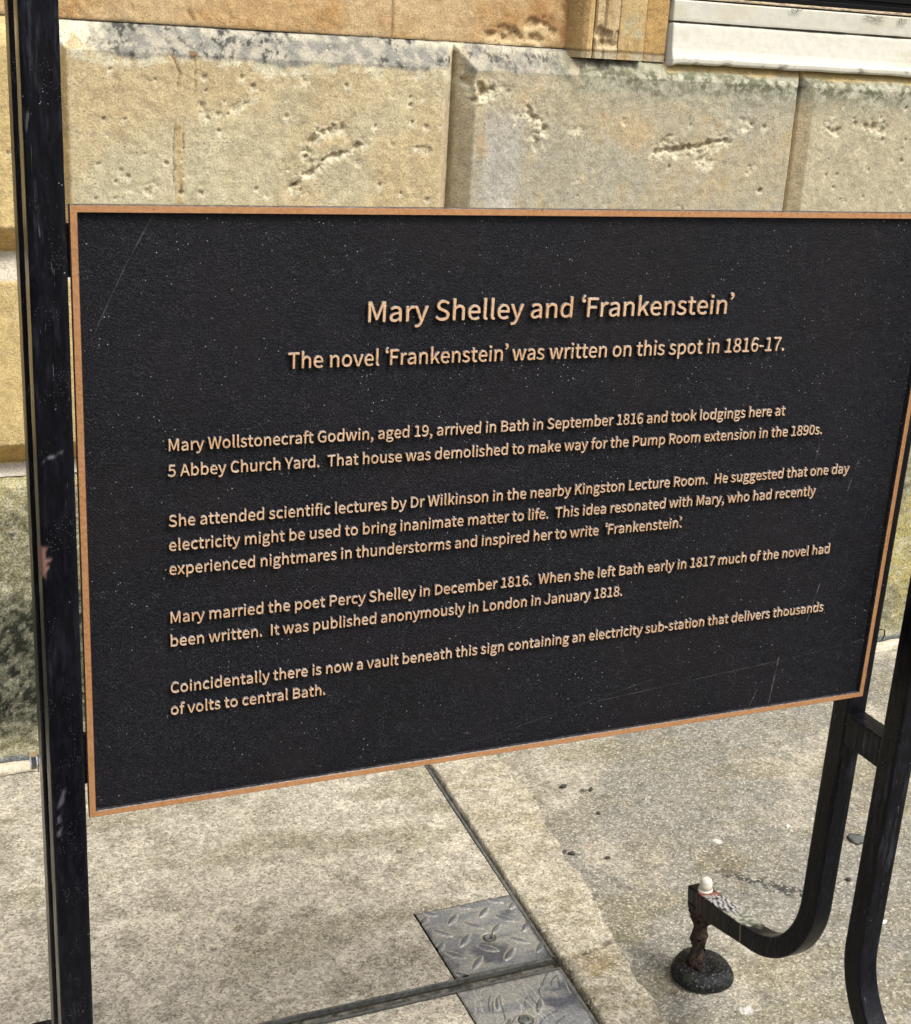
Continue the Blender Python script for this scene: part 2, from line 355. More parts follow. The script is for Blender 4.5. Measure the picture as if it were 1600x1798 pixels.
# ------------------------------------------------------------------ the building behind: rusticated ashlar, plinth, window
YF = 1.45                                  # face of the ashlar
wall = thing('stone_building', (1.0, YF, 0.0), 'honey coloured ashlar building front with mossy plinth and white window sill behind the sign', 'building')
H = 0.052
def ashlar():
    vj_a = [-0.70, 0.165, 0.991, 1.853, 2.70, 3.55]; vj_b = [-0.26, 0.57, 1.42, 2.28, 3.12, 3.97]
    xs = axis(-0.12, 2.32, 0.0027, -2.4, 5.2, [a + k for a in vj_a + vj_b for k in (-0.048, 0, 0.048)])
    zs = axis(0.43, 0.80, 0.0027, -0.092, 0.786, [0.786 - H, 0.786, 0.355 - H, 0.355, 0.355 + H, -0.07, -0.07 + H, -0.092])
    zs = zs[((zs >= 0.43) & (zs <= 0.7861)) | (np.abs(zs - 0.355) < 1e-6)]
    zs = np.unique(np.round(np.concatenate([zs, np.arange(-0.092, 0.43, 0.006), [0.355 - H, 0.355 + H, -0.07, -0.07 + H]]), 6))
    X, Z = np.meshgrid(xs, zs)
    top = Z > 0.355
    dh = np.maximum.reduce([np.clip(H - np.abs(Z - c), 0, None) for c in (0.786, 0.355, -0.07)])
    dv = np.zeros_like(X); sgn = np.zeros_like(X); blk = np.zeros_like(X)
    for vs, msk in ((vj_a, top), (vj_b, ~top)):
        for a in vs:
            t = np.clip(np.where(X < a, np.where(a > 1.8, 0.030, 0.050) - np.abs(X - a) * 1.45, np.where(a > 1.8, 0.030, 0.048) - np.abs(X - a) * (1.0 if a > 1.8 else 1.35)), 0, None) * msk
            sgn = np.where(t > dv, np.sign(X - a), sgn); dv = np.maximum(dv, t)
            blk = blk + (X > a) * msk
    slot = np.zeros_like(X)
    for vs, msk in ((vj_a, top), (vj_b, ~top)):
        for a in vs: slot = np.maximum(slot, sst(0.0042, 0.0, np.abs(X - a - 0.0012)) * msk)
    soft = 0.002 * (fbm(X, Z, 60, 3, 5) - 0.5)
    d = np.maximum(dh, dv)
    d = np.where(d > 0.0475, d + 0.004 * sst(0.046, 0.05, d), d)
    d = d + 0.020 * slot * (Z < 0.765)
    y = d + soft * 1.2 + 0.006 * (fbm(X, Z, 4, 3, 1) - 0.5) + 0.0013 * (fbm(X, Z, 110, 2, 2) - 0.5)
    # colour of each block
    n1 = fbm(X, Z, 5, 4, 11); n2 = fbm(X, Z, 22, 4, 12); n3 = fbm(X, Z, 1.7, 3, 13)
    c = np.empty(X.shape + (3,)); c[:] = alb(211, 194, 154)
    c = mix(c, alb(220, 192, 132), top * (X < 0.165) + (~top) * 1.0)
    c = mix(c, alb(194, 180, 148), top * (X > 0.991) * (X < 1.853))
    c = mix(c, alb(198, 185, 152), top * (X >= 1.853))
    b0 = top * (X > 0.165) * (X < 0.991)
    c = mix(c, alb(206, 178, 128), sst(0.42, 0.75, n1) * 0.5 * (X < 1.0))
    c = mix(c, alb(208, 198, 162), sst(0.42, 0.75, fbm(X, Z, 7, 3, 30)) * 0.6 * b0)
    b1 = top * (X > 0.991) * (X < 1.853)
    c = mix(c, alb(184, 178, 156), b1 * np.clip(sst(0.32, 0.70, n1) * 0.6 + sst(1.25, 1.6, X) * 0.45 * sst(0.56, 0.70, Z), 0, 0.95))
    c = mix(c, alb(196, 166, 112), b1 * sst(0.50, 0.75, n2) * 0.4)
    c = mix(c, alb(200, 194, 180), b1 * sst(1.040, 1.055, X + 0.02 * (n2 - .5)) * sst(1.155, 1.12, X + 0.03 * (n2 - .5)) * sst(0.68, 0.62, Z) * (0.40 + 0.45 * n2))
    c = mix(c, alb(186, 158, 108), b1 * sst(1.03, 1.05, X) * sst(1.07, 1.045, X) * sst(0.70, 0.66, Z) * sst(0.45, 0.6, n2) * 0.7)
    c = c * (0.86 + 0.28 * n2)[..., None]
    # vertical chamfers
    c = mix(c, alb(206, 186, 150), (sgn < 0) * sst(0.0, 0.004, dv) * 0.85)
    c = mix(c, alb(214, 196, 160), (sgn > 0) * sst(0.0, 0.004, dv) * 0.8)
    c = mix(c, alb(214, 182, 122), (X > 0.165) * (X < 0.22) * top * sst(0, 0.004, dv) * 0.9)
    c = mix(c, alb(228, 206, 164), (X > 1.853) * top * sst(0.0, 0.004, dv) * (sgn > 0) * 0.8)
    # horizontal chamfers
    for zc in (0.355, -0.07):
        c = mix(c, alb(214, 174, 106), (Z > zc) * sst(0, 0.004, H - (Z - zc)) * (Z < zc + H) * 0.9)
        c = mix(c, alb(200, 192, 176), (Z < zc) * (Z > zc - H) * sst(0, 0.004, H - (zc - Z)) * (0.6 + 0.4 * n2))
    # algae on the weathered upper chamfer, lime fringe under it
    e = 0.728 + 0.030 * (fbm(X, Z * 0.3, 16, 4, 21) - 0.5)
    al_ = sst(e - 0.004, e + 0.008, Z) * (sst(0.225, 0.26, X + 0.05 * (n2 - .5)) * (X < 0.975) + 0.85 * sst(1.0, 1.02, X) * sst(1.27, 1.22, X))
    fr = sst(e - 0.022, e - 0.012, Z + 0.03 * (n2 - 0.5)) * sst(e + 0.008, e + 0.0, Z) * (X > 0.18) * (X < 1.0)
    c = mix(c, alb(232, 222, 186), fr * sst(0.42, 0.56, fbm(X, Z, 45, 4, 68)) * 0.85)
    c = mix(c, alb(178, 171, 152), al_ * 0.92)
    bl = fbm(X, Z, 52, 5, 23, 0.6); bl2 = fbm(X, Z, 120, 4, 24, 0.6)
    c = mix(c, alb(136, 134, 124), al_ * sst(0.40, 0.60, bl) * 0.85)
    c = mix(c, alb(66, 66, 62), al_ * sst(0.52, 0.60, bl2) * sst(0.44, 0.58, fbm(X, Z, 18, 3, 25)) * 0.9)
    c = mix(c, alb(226, 218, 190), sst(0.765, 0.78, Z) * (X > 0.2) * (X < 1.25) * sst(0.42, 0.55, n2) * 0.6)
    c = mix(c, alb(230, 220, 188), sst(0.715, 0.74, Z) * (X > 0.18) * (X < 0.30) * sst(0.36, 0.5, fbm(X, Z, 40, 3, 60)) * sst(.30, .24, X))
    # moss under the window
    ms = sst(0.66, 0.735, Z + 0.05 * (n2 - 0.5)) * sst(1.16, 1.34, X)
    c = mix(c, alb(176, 172, 146), ms * 0.85)
    line = np.exp(-((Z - (0.742 - 0.016 * (X - 1.2)) - 0.02 * (n2 - .5)) / 0.012) ** 2)
    c = mix(c, alb(96, 96, 72), sst(1.2, 1.3, X) * line * sst(0.36, 0.58, bl) * 0.95)
    c = mix(c, alb(118, 116, 90), ms * sst(0.48, 0.62, bl) * 0.75)
    c = mix(c, alb(206, 178, 122), sst(0.752, 0.764, Z + 0.012 * (n2 - .5)) * (X > 1.49) * 0.85)
    c = mix(c, alb(204, 200, 174), sst(0.52, 0.64, fbm(X, Z, 110, 4, 66)) * ms * 0.6 * (Z < 0.745))
    c = mix(c, alb(208, 180, 122), sst(0.748, 0.758, Z + 0.014 * (n2 - .5)) * (X > 1.49) * 0.9)
    # old crack and its ochre edge, rust run
    for pts, wd, dp in (([(0.392, .745), (0.407, .70), (0.401, .645), (0.396, .56), (0.398, .47), (0.400, .44)], 0.0026, 0.004),
                        ([(0.414, .62), (0.416, .54), (0.405, .46), (0.398, .43)], 0.0022, 0.0035)):
        dd = polydist(X + 0.008 * (n2 - .5) + 0.005 * (fbm(X, Z, 90, 3, 37) - .5), Z, pts)
        gate = 0.25 + 0.75 * sst(.36, .56, fbm(X, Z, 33, 3, 38))
        y += dp * sst(wd, 0, dd) * gate; c = mix(c, alb(142, 110, 68), sst(wd * 1.2, 0, dd) * 0.65 * gate)
    c = mix(c, alb(200, 164, 98), sst(.008, .003, polydist(X, Z, [(0.407, .60), (0.408, .44)])) * 0.6)
    dd = polydist(X + 0.003 * (n2 - .5), Z, [(0.4385, .732), (0.440, .667)])
    c = mix(c, alb(120, 86, 44), sst(0.0036, 0.0010, dd) * 0.8 * (0.35 + 0.65 * sst(.35, .55, fbm(X, Z, 60, 2, 39))))
    c = mix(c, alb(120, 88, 46), sst(0.012, 0.006, np.hypot(X - 0.437, (Z - .735) * 1.6) + 0.012 * (bl2 - .5)) * 0.8)
    # chips and gouges: (path, radius, depth)
    wob = 0.024 * (fbm(X, Z, 75, 4, 31, 0.6) - 0.5)
    def P(*uv): return [(px(u, v)) for u, v in uv]
    for pts, r, dp, fresh_lit in chips:
        dd = polydist(X, Z, pts) + wob
        r = r * 0.8
        k = sst(r, r * 0.25, dd) * sst(.30, .52, fbm(X, Z, 48, 3, 35))
        ero = sst(r * 2.6, r * 0.9, dd - r * 0.2) * sst(.44, .58, fbm(X, Z, 85, 4, 34, .6)) * fresh_lit
        y += 0.0032 * ero; c = mix(c, alb(232, 220, 186), ero * 0.6)
        y += dp * 0.72 * k * (0.25 + 1.5 * fbm(X, Z, 110, 3, 33))
        c = mix(c, alb(236, 224, 188), sst(r * 1.5, r * 0.7, polydist(X, Z + r * 0.9, pts) + wob) * fresh_lit * sst(.34, .5, fbm(X, Z, 60, 3, 36)))  # lower rims painted pale, as if lit from above
        c = mix(c, alb(150, 116, 68), sst(r, r * 0.3, polydist(X, Z - r * 0.35, pts) + wob) * 0.30 * k)  # upper sides painted brown, standing for the chip's shade
    rng = random.Random(4)
    for i in range(220):                                            # small pits
        if i < 110: x0, z0 = rng.uniform(0.24, 0.96), rng.uniform(0.45, 0.72)
        elif i < 140: x0, z0 = rng.uniform(1.05, 1.8), rng.uniform(0.46, 0.70)
        elif i < 205: x0, z0 = rng.uniform(1.93, 2.35), rng.uniform(0.46, 0.70)
        else: x0, z0 = rng.uniform(-0.1, 0.14), rng.uniform(-0.02, 0.75)
        if i < 140 and i % 2: continue
        r = rng.uniform(0.002, 0.0058) * (0.9 if i > 140 else 1)
        sl = np.s_[np.searchsorted(zs, z0 - .03):np.searchsorted(zs, z0 + .03), np.searchsorted(xs, x0 - .03):np.searchsorted(xs, x0 + .03)]
        dd = np.hypot(X[sl] - x0, Z[sl] - z0) + wob[sl] * 0.5
        y[sl] += 0.0035 * sst(r, r * 0.2, dd)
        c[sl] = mix(c[sl], alb(238, 228, 196), sst(r * 1.9, r, np.hypot(X[sl] - x0, Z[sl] - z0 + r) + wob[sl] * .5) * (0.5 if i <= 140 else 0.4))  # pale lower rim of each pit is painted light
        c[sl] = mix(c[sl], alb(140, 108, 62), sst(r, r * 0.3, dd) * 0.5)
    c = c * np.array((0.995, 1.025, 1.075))
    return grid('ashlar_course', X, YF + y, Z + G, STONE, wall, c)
def q(u, v, x0=0.0, y0=0.0, s=2.0):        # a spot on the ashlar face from a 2x detail of the wall survey (x right, z up)
    px_, py_ = x0 + u / s, y0 + v / s
    r = np.array(RX) @ np.array([(px_ - 800) / 2410.94, (py_ - 899) / 2410.94, 1.0])
    t = (1.45 + 1.28470606) / r[1]
    return (-0.17335829 + t * r[0], 0.78739468 + t * r[2])
chips = [
    ([(0.733, .609), (0.690, .601), (0.668, .576), (0.664, .553)], 0.010, 0.010, 0.7),
    ([(0.786, .578), (0.742, .560), (0.702, .548), (0.680, .520), (0.658, .515), (0.648, .498)], 0.0085, 0.010, 0.75),
    ([(0.640, .488)], 0.010, 0.008, 0.7), ([(0.660, .476)], 0.006, 0.006, 0.6), ([(0.772, .545)], 0.008, 0.005, 0.6),
    ([(0.550, .668)], 0.010, 0.004, 0.7), ([(0.53, .655), (0.52, .64)], 0.007, 0.004, 0.7), ([(0.455, .635)], 0.009, 0.005, 0.8),
    ([(0.845, .58)], 0.007, 0.004, .7), ([(0.900, .575), (0.925, .572)], 0.007, 0.004, .7), ([(0.655, .705), (0.66, .69)], 0.006, 0.003, .7),
    ([(0.36, .49), (0.345, .475)], 0.006, 0.003, .6),
    ([(1.016, .712), (1.030, .700), (1.050, .690), (1.065, .698)], 0.017, 0.014, 0.75), ([(1.024, .676)], 0.010, 0.008, 0.6),
    ([(1.150, .655), (1.175, .640), (1.190, .622)], 0.012, 0.010, 0.8), ([(1.168, .605), (1.176, .590)], 0.010, 0.005, 0.8), ([(1.125, .642)], 0.007, 0.005, .8),
    ([(1.255, .62), (1.285, .618)], 0.006, 0.003, .7), ([(1.385, .64)], 0.005, 0.003, .7),
    ([(1.470, .580), (1.530, .585), (1.565, .590), (1.620, .602), (1.660, .612)], 0.011, 0.012, 0.8), ([(1.485, .598), (1.51, .615)], 0.006, 0.005, .6),
    ([(1.590, .567), (1.615, .563)], 0.012, 0.006, 0.9), ([(1.695, .655), (1.70, .64)], 0.010, 0.005, .8), ([(1.66, .66)], 0.008, 0.004, .7),
    ([(1.725, .54), (1.74, .565)], 0.005, 0.003, .7), ([(1.56, .46)], 0.014, 0.004, .2), ([(1.93, .65), (1.96, .64)], 0.009, 0.006, .6), ([(2.04, .655), (2.09, .645)], 0.010, 0.006, .6),
]
ashlar()

def upper_wall(x0, x1, name):
    xs = axis(max(x0, 0.0), min(x1, 1.27), 0.004, x0, x1) if x0 < 1 else axis(x0, x0 + 0.1, 0.02, x0, x1)
    zs = axis(0.786, 0.90, 0.004, 0.786, 2.6)
    X, Z = np.meshgrid(xs, zs)
    n1 = fbm(X, Z, 6, 4, 41); n2 = fbm(X, Z, 26, 4, 42)
    y = 0.003 * (fbm(X, Z, 90, 3, 43) - 0.5) + 0.005 * (n1 - 0.5)
    c = np.empty(X.shape + (3,)); c[:] = alb(208, 174, 124)
    c = mix(c, alb(190, 148, 94), sst(0.45, 0.7, n2) * 0.7); c = mix(c, alb(216, 192, 150), sst(0.5, 0.7, n1) * 0.6)
    c = mix(c, alb(176, 130, 84), sst(1.12, 1.24, X) * sst(.4, .6, n2) * 0.7)
    jd = np.abs(X - 0.855 - 0.002 * (n2 - .5)); y += 0.004 * sst(0.003, 0, jd); c = mix(c, alb(120, 98, 66), sst(0.0035, 0.001, jd) * 0.7)
    bd = Z - 0.786; c = mix(c, alb(90, 76, 54), sst(0.006, 0.0, bd + 0.004 * (n2 - .5)) * 0.85)
    dd = polydist(X + .004 * (n2 - .5), Z, [(0.432, .86), (0.438, .815), (0.448, .800)]); c = mix(c, alb(116, 88, 56), sst(0.006, 0.002, dd) * sst(.35, .6, fbm(X, Z, 80, 2, 9)) * 0.8)
    wob = 0.026 * (fbm(X, Z, 70, 4, 44, .6) - 0.5)
    for pts, r, dp in (([(1.075, .803), (1.10, .815), (1.13, .817)], 0.012, 0.006), ([(1.160, .828), (1.185, .838), (1.20, .832)], 0.012, 0.007), ([(1.17, .805), (1.19, .80)], 0.009, 0.006), ([(1.11, .80), (1.14, .805)], .012, .006), ([(1.22, .815)], .008, .004)):
        dd = polydist(X, Z, pts) + wob
        y += dp * sst(r, r * .3, dd) * (0.6 + 0.8 * fbm(X, Z, 130, 2, 46))
        c = mix(c, alb(226, 204, 158), sst(r * 1.5, r * .6, polydist(X, Z + r * .8, pts) + wob) * 0.7)  # lower rims painted as catching the light
        c = mix(c, alb(156, 116, 74), sst(r, r * .3, polydist(X, Z - r * .3, pts) + wob) * 0.45)  # shade on the upper side, put into the colour
    return grid(name, X, YF + H + y, Z + G, STONE, wall, c)
upper_wall(-2.4, 1.262, 'upper_wall'); upper_wall(2.95, 5.2, 'upper_wall')

def architrave(mir=None):
    prof = [(1.246, 0.060), (1.252, 0.060), (1.256, 0.044), (1.262, 0.024), (1.270, 0.008), (1.279, 0.000), (1.287, 0.000), (1.293, 0.005), (1.295, 0.020), (1.298, 0.010), (1.302, 0.006), (1.318, 0.006), (1.322, 0.001), (1.338, 0.000), (1.353, 0.002),
            (1.356, 0.020), (1.360, 0.012), (1.385, 0.011), (1.415, 0.0115), (1.423, 0.012), (1.428, 0.034), (1.436, 0.030), (1.455, 0.029), (1.487, 0.029), (1.4915, 0.034), (1.4915, 0.16)]
    us = np.linspace(0, len(prof) - 1, 200); px_ = np.interp(us, range(len(prof)), [p[0] for p in prof]); py_ = np.interp(us, range(len(prof)), [p[1] for p in prof])
    zs = axis(0.770, 0.92, 0.003, 0.770, 2.05)
    U, Z = np.meshgrid(np.arange(200), zs); X = px_[U]; Yd = py_[U]
    n2 = fbm(X, Z, 30, 4, 52); n1 = fbm(X, Z * 0.25, 40, 3, 51)
    y = Yd + 0.002 * (fbm(X, Z, 110, 3, 53) - 0.5)
    wob = 0.016 * (fbm(X, Z, 75, 4, 54, .6) - .5)
    c = np.empty(X.shape + (3,)); c[:] = alb(208, 180, 128)
    c = mix(c, alb(214, 178, 120), (X < 1.287) * 0.8); c = mix(c, alb(214, 190, 150), (X > 1.30) * (X < 1.36) * 0.7); c = mix(c, alb(196, 158, 98), (X > 1.43) * 0.8)
    c = mix(c, alb(176, 140, 88), sst(.5, .7, n1) * .5); c = mix(c, alb(196, 192, 158), (X > 1.37) * (X < 1.43) * sst(.45, .65, n2) * .6)
    for cx in (1.297, 1.358, 1.428): c = mix(c, alb(128, 94, 56), sst(0.0035, 0.0, np.abs(X - cx)) * 0.6)
    for pts, r, dp in (([(1.31, .822), (1.33, .815), (1.32, .80), (1.345, .80)], 0.014, 0.008), ([(1.35, .825), (1.348, .812)], 0.008, 0.005)):
        dd = polydist(X, Z, pts) + wob; y += dp * sst(r, r * .3, dd) * (0.5 + fbm(X, Z, 140, 2, 55))
        c = mix(c, alb(222, 202, 160), sst(r * 1.4, r * .6, dd) * .7); c = mix(c, alb(140, 104, 62), sst(r, r * .3, polydist(X, Z - r * .3, pts) + wob) * .45)  # the brown on each chip's upper side is painted shade
    c = mix(c, alb(92, 74, 48), sst(0.005, 0.0, np.abs(Z - 0.786 + 0.006 * (n2 - .5))) * 0.8)
    st = sst(0.786, 0.780, Z); c = mix(c, alb(192, 184, 158), st * sst(.35, .6, n2) * 0.7)
    if mir: X = mir - X
    return grid('architrave', X, YF + y, Z + G, STONE, wall, c, flip=bool(mir))
architrave(); architrave(4.44)

def sill_ledge():                          # sloping stone ledge between the ashlar top and the timber sill
    pass

def plinth():
    xs = axis(-0.12, 0.12, 0.005, -2.4, 5.2); xs = np.unique(np.concatenate([xs, np.arange(0.12, 3.6, 0.009)]))
    zs = axis(-0.72, -0.088, 0.005, -0.72, -0.088)
    X, Z = np.meshgrid(xs, zs)
    y = -0.012 - 0.035 * sst(-0.09, -0.72, Z) + 0.014 * (fbm(X, Z, 14, 4, 71) - 0.5) + 0.010 * (fbm(X, Z, 60, 4, 72, .6) - .5)
    y = np.where(Z > -0.096, y + 0.03, y)
    n1 = fbm(X, Z, 9, 4, 73); n2 = fbm(X, Z, 70, 5, 74, .65); nz = fbm(X * 0.4, Z, 12, 3, 75)
    c = np.empty(X.shape + (3,)); c[:] = alb(152, 147, 116)
    c = mix(c, alb(204, 194, 144), sst(-0.17, -0.10, Z + 0.04 * (n1 - .5)))
    c = mix(c, alb(166, 160, 126), sst(0.45, 0.7, nz) * 0.6)
    dk = sst(-0.24, -0.42, Z + 0.12 * (n1 - .5)) * sst(-0.66, -0.60, Z + 0.04 * (n1 - .5)) * sst(1.9, 1.2, X)
    c = mix(c, alb(88, 90, 74), dk * 0.9)
    c = mix(c, alb(30, 34, 26), (0.2 + 0.8 * dk) * sst(0.44, 0.56, n2) * 0.95 * sst(1.9, 1.2, X))
    c = mix(c, alb(60, 64, 52), sst(.04, .01, np.abs(Z + 0.185 + 0.5 * (X - .04) - 0.02 * (n2 - .5))) * sst(.5, .62, n2) * sst(0.15, 0.12, X) * 0.8)
    c = mix(c, alb(190, 176, 110), sst(1.8, 2.1, X) * sst(.35, .65, n1) * 0.8)
    c = mix(c, alb(196, 192, 166), sst(.54, .64, fbm(X, Z, 85, 4, 79, .6)) * (0.6 - 0.35 * dk))
    c = mix(c, alb(184, 180, 150), sst(-0.660, -0.674, Z + 0.012 * (n1 - .5)) * 0.8)
    c = mix(c, alb(122, 130, 130), sst(-0.678, -0.686, Z + 0.016 * (n1 - .5)) * 0.9)
    return grid('plinth', X, YF + y, Z + G, MOSS, wall, c)
plinth()
def fillet():                              # pale mortar bead where the plinth meets the paving
    xs = axis(-0.2, 2.7, 0.006, -2.4, 5.2); a = np.linspace(0, math.pi * 0.62, 9)
    X, A = np.meshgrid(xs, a)
    r = 0.017 + 0.005 * (fbm(X, A, 20, 3, 81) - .5)
    Y = YF - 0.062 - r * np.cos(A) + 0.012 * (fbm(X, A * 0, 5, 3, 82) - .5); Z = 0.002 + r * np.sin(A) + 0.002 * (fbm(X, A * .05, 60, 2, 83) - .5)
    c = np.empty(X.shape + (3,)); c[:] = alb(224, 212, 188); c = mix(c, alb(170, 160, 136), sst(.5, .7, fbm(X, A * .1, 40, 3, 84)) * .7)
    return grid('mortar_bead', X, Y, Z, STONE, wall, c)
fillet()

# white timber sill, beige lip, black sash, glass
def sill():
    prof = [(0.770, 0.075), (0.772, 0.012), (0.776, 0.008), (0.783, 0.007), (0.790, 0.012), (0.800, 0.015), (0.813, 0.0165), (0.816, 0.0167), (0.835, 0.0185), (0.848, 0.0195), (0.8525, 0.0205), (0.8545, 0.030),
            (0.856, 0.031), (0.858, 0.024), (0.862, 0.0235), (0.880, 0.0240), (0.902, 0.025), (0.904, 0.08)]
    us = np.linspace(0, len(prof) - 1, 100); pz = np.interp(us, range(len(prof)), [p[0] for p in prof]); py_ = np.interp(us, range(len(prof)), [p[1] for p in prof])
    xs = np.arange(1.491, 2.9491, 0.005)
    X, U = np.meshgrid(xs, np.arange(100)); Z = pz[U].copy(); Yd = py_[U]
    low = sst(0.795, 0.776, Z)
    Z = Z + low * 0.006 * (fbm(X, Z * 0, 9, 4, 91) - .5) - low * 0.0035 + 0.003 * sst(.62, .75, fbm(X, Z * 0, 30, 2, 92)) * low
    Z = np.where(X < 1.512, Z - low * 0.004 * sst(1.512, 1.495, X), Z)
    y = Yd + 0.0012 * (fbm(X, Z, 40, 3, 93) - .5)
    c = np.empty(X.shape + (3,)); c[:] = alb(233, 229, 212)
    n = fbm(X, Z, 30, 4, 94)
    c = mix(c, alb(216, 214, 197), sst(0.858, 0.862, Z) * 0.8); c = mix(c, alb(214, 204, 176), sst(.52, .72, fbm(X * .3, Z, 30, 3, 95)) * .5)
    c = mix(c, alb(84, 80, 62), sst(0.004, 0.0012, np.abs(Z - 0.8552) + 0.003 * (fbm(X, Z * 0, 22, 3, 96) - .45)) * 0.9)
    c = mix(c, alb(104, 100, 88), sst(.60, .68, fbm(X, Z, 70, 3, 97)) * low * sst(.5, .6, n) * 0.6)
    X[:, 0] = X[:, 1]; y[:, 0] = 0.09                      # returns its left end into the jamb
    return grid('window_sill', X, YF + y, Z + G, WHITE, win, c)
win = bpy.data.objects.new('window', None); C.objects.link(win); win.parent = wall; win.location = (1.22, 0.0, 0.77 + G)
sill()
def lip():
    xs = np.arange(1.491, 2.9491, 0.006); a = np.linspace(-0.5, math.pi * 0.75, 8); X, A = np.meshgrid(xs, a)
    Y = YF + 0.029 - 0.006 * np.cos(A); Z = 0.9065 + 0.004 * np.sin(A) + 0.0008 * (fbm(X, A * .1, 50, 2, 98) - .5) + G
    c = np.empty(X.shape + (3,)); c[:] = alb(206, 184, 158); n = fbm(X, A * .2, 14, 3, 99)
    c = mix(c, alb(196, 186, 138), sst(.45, .65, n) * .9); c = mix(c, alb(96, 80, 66), sst(.62, .72, fbm(X, A * .2, 60, 2, 100)) * .7)
    return grid('sill_lip', X, Y, Z, STONE, win, c)
lip()
bm = bmesh.new()
for z0, z1, y0 in ((0.9105, 0.922, 0.030), (0.922, 0.930, 0.036), (0.930, 0.962, 0.033), (0.962, 0.970, 0.040)):
    add_box(bm, 1.491, 2.949, YF + y0, YF + 0.075, z0 + G, z1 + G, 0.002)
for x0, x1 in ((1.491, 1.545), (2.895, 2.949)): add_box(bm, x0, x1, YF + 0.018, YF + 0.075, 0.970 + G, 2.0 + G, 0.003)
add_box(bm, 1.545, 2.895, YF + 0.018, YF + 0.075, 1.93 + G, 2.0 + G, 0.003)
for xc in (1.995, 2.445): add_box(bm, xc - .012, xc + .012, YF + 0.022, YF + 0.07, 0.970 + G, 1.93 + G, 0.002)
add_box(bm, 1.545, 2.895, YF + 0.024, YF + 0.07, 1.42 + G, 1.46 + G, 0.002)
fr = mesh_bm('sash_frame', bm, SASH, win)
bm = bmesh.new(); add_box(bm, 1.50, 2.94, YF + 0.052, YF + 0.056, 0.94 + G, 1.97 + G); mesh_bm('pane', bm, GLASS, win)
bm = bmesh.new(); add_box(bm, 1.45, 2.99, YF + 0.02, YF + 0.12, 2.0 + G, 2.05 + G, 0.003); mesh_bm('lintel', bm, STONE_PLAIN := mat_simple('plain_stone', tuple(alb(206, 178, 128)), 0.9, 0, .2, 120, .003, .2), wall)
bm = bmesh.new(); add_box(bm, 1.20, 3.0, YF + 0.055, YF + 0.13, 2.052 + G, 2.6 + G); mesh_bm('upper_wall', bm, STONE_PLAIN, wall)
bm = bmesh.new(); add_box(bm, -2.4, 5.2, YF + 0.15, YF + 0.35, 0.0, 2.6 + G); mesh_bm('wall_core', bm, STONE_PLAIN, wall)

# cobwebs caught under the sill lip
rng = random.Random(11)
for ci, (xc, zc, wd, dp, lab) in enumerate(((1.815, .901, .022, .010, 'small dusty knot of cobweb hanging under the lip at the left of the white sill'),
                                       (2.035, .899, .040, .012, 'wide loose cobweb with long threads sagging under the sill lip'),
                                       (2.120, .898, .016, .014, 'short spiky cobweb tuft hanging near the right edge of the sill lip'))):
    bm = bmesh.new()
    for t in range(9):
        x0 = xc + rng.uniform(-wd, wd) * 0.8; x1 = xc + rng.uniform(-wd, wd); zm = zc - rng.uniform(0.2, 1.0) * dp
        pts = []
        for k in range(9):
            f = k / 8; pts.append((x0 + (x1 - x0) * f + rng.uniform(-1, 1) * .0012, YF + 0.0195 + rng.uniform(-1, 1) * .0012, G + zc + (zm - zc) * math.sin(math.pi * f * (0.6 if t % 2 else 1)) + rng.uniform(-1, 1) * .0012))
        add_tube(bm, pts, 0.00032, 4)
    tag(mesh_bm('cobweb', bm, WEB), lab, 'cobweb', 'cobwebs under the window')

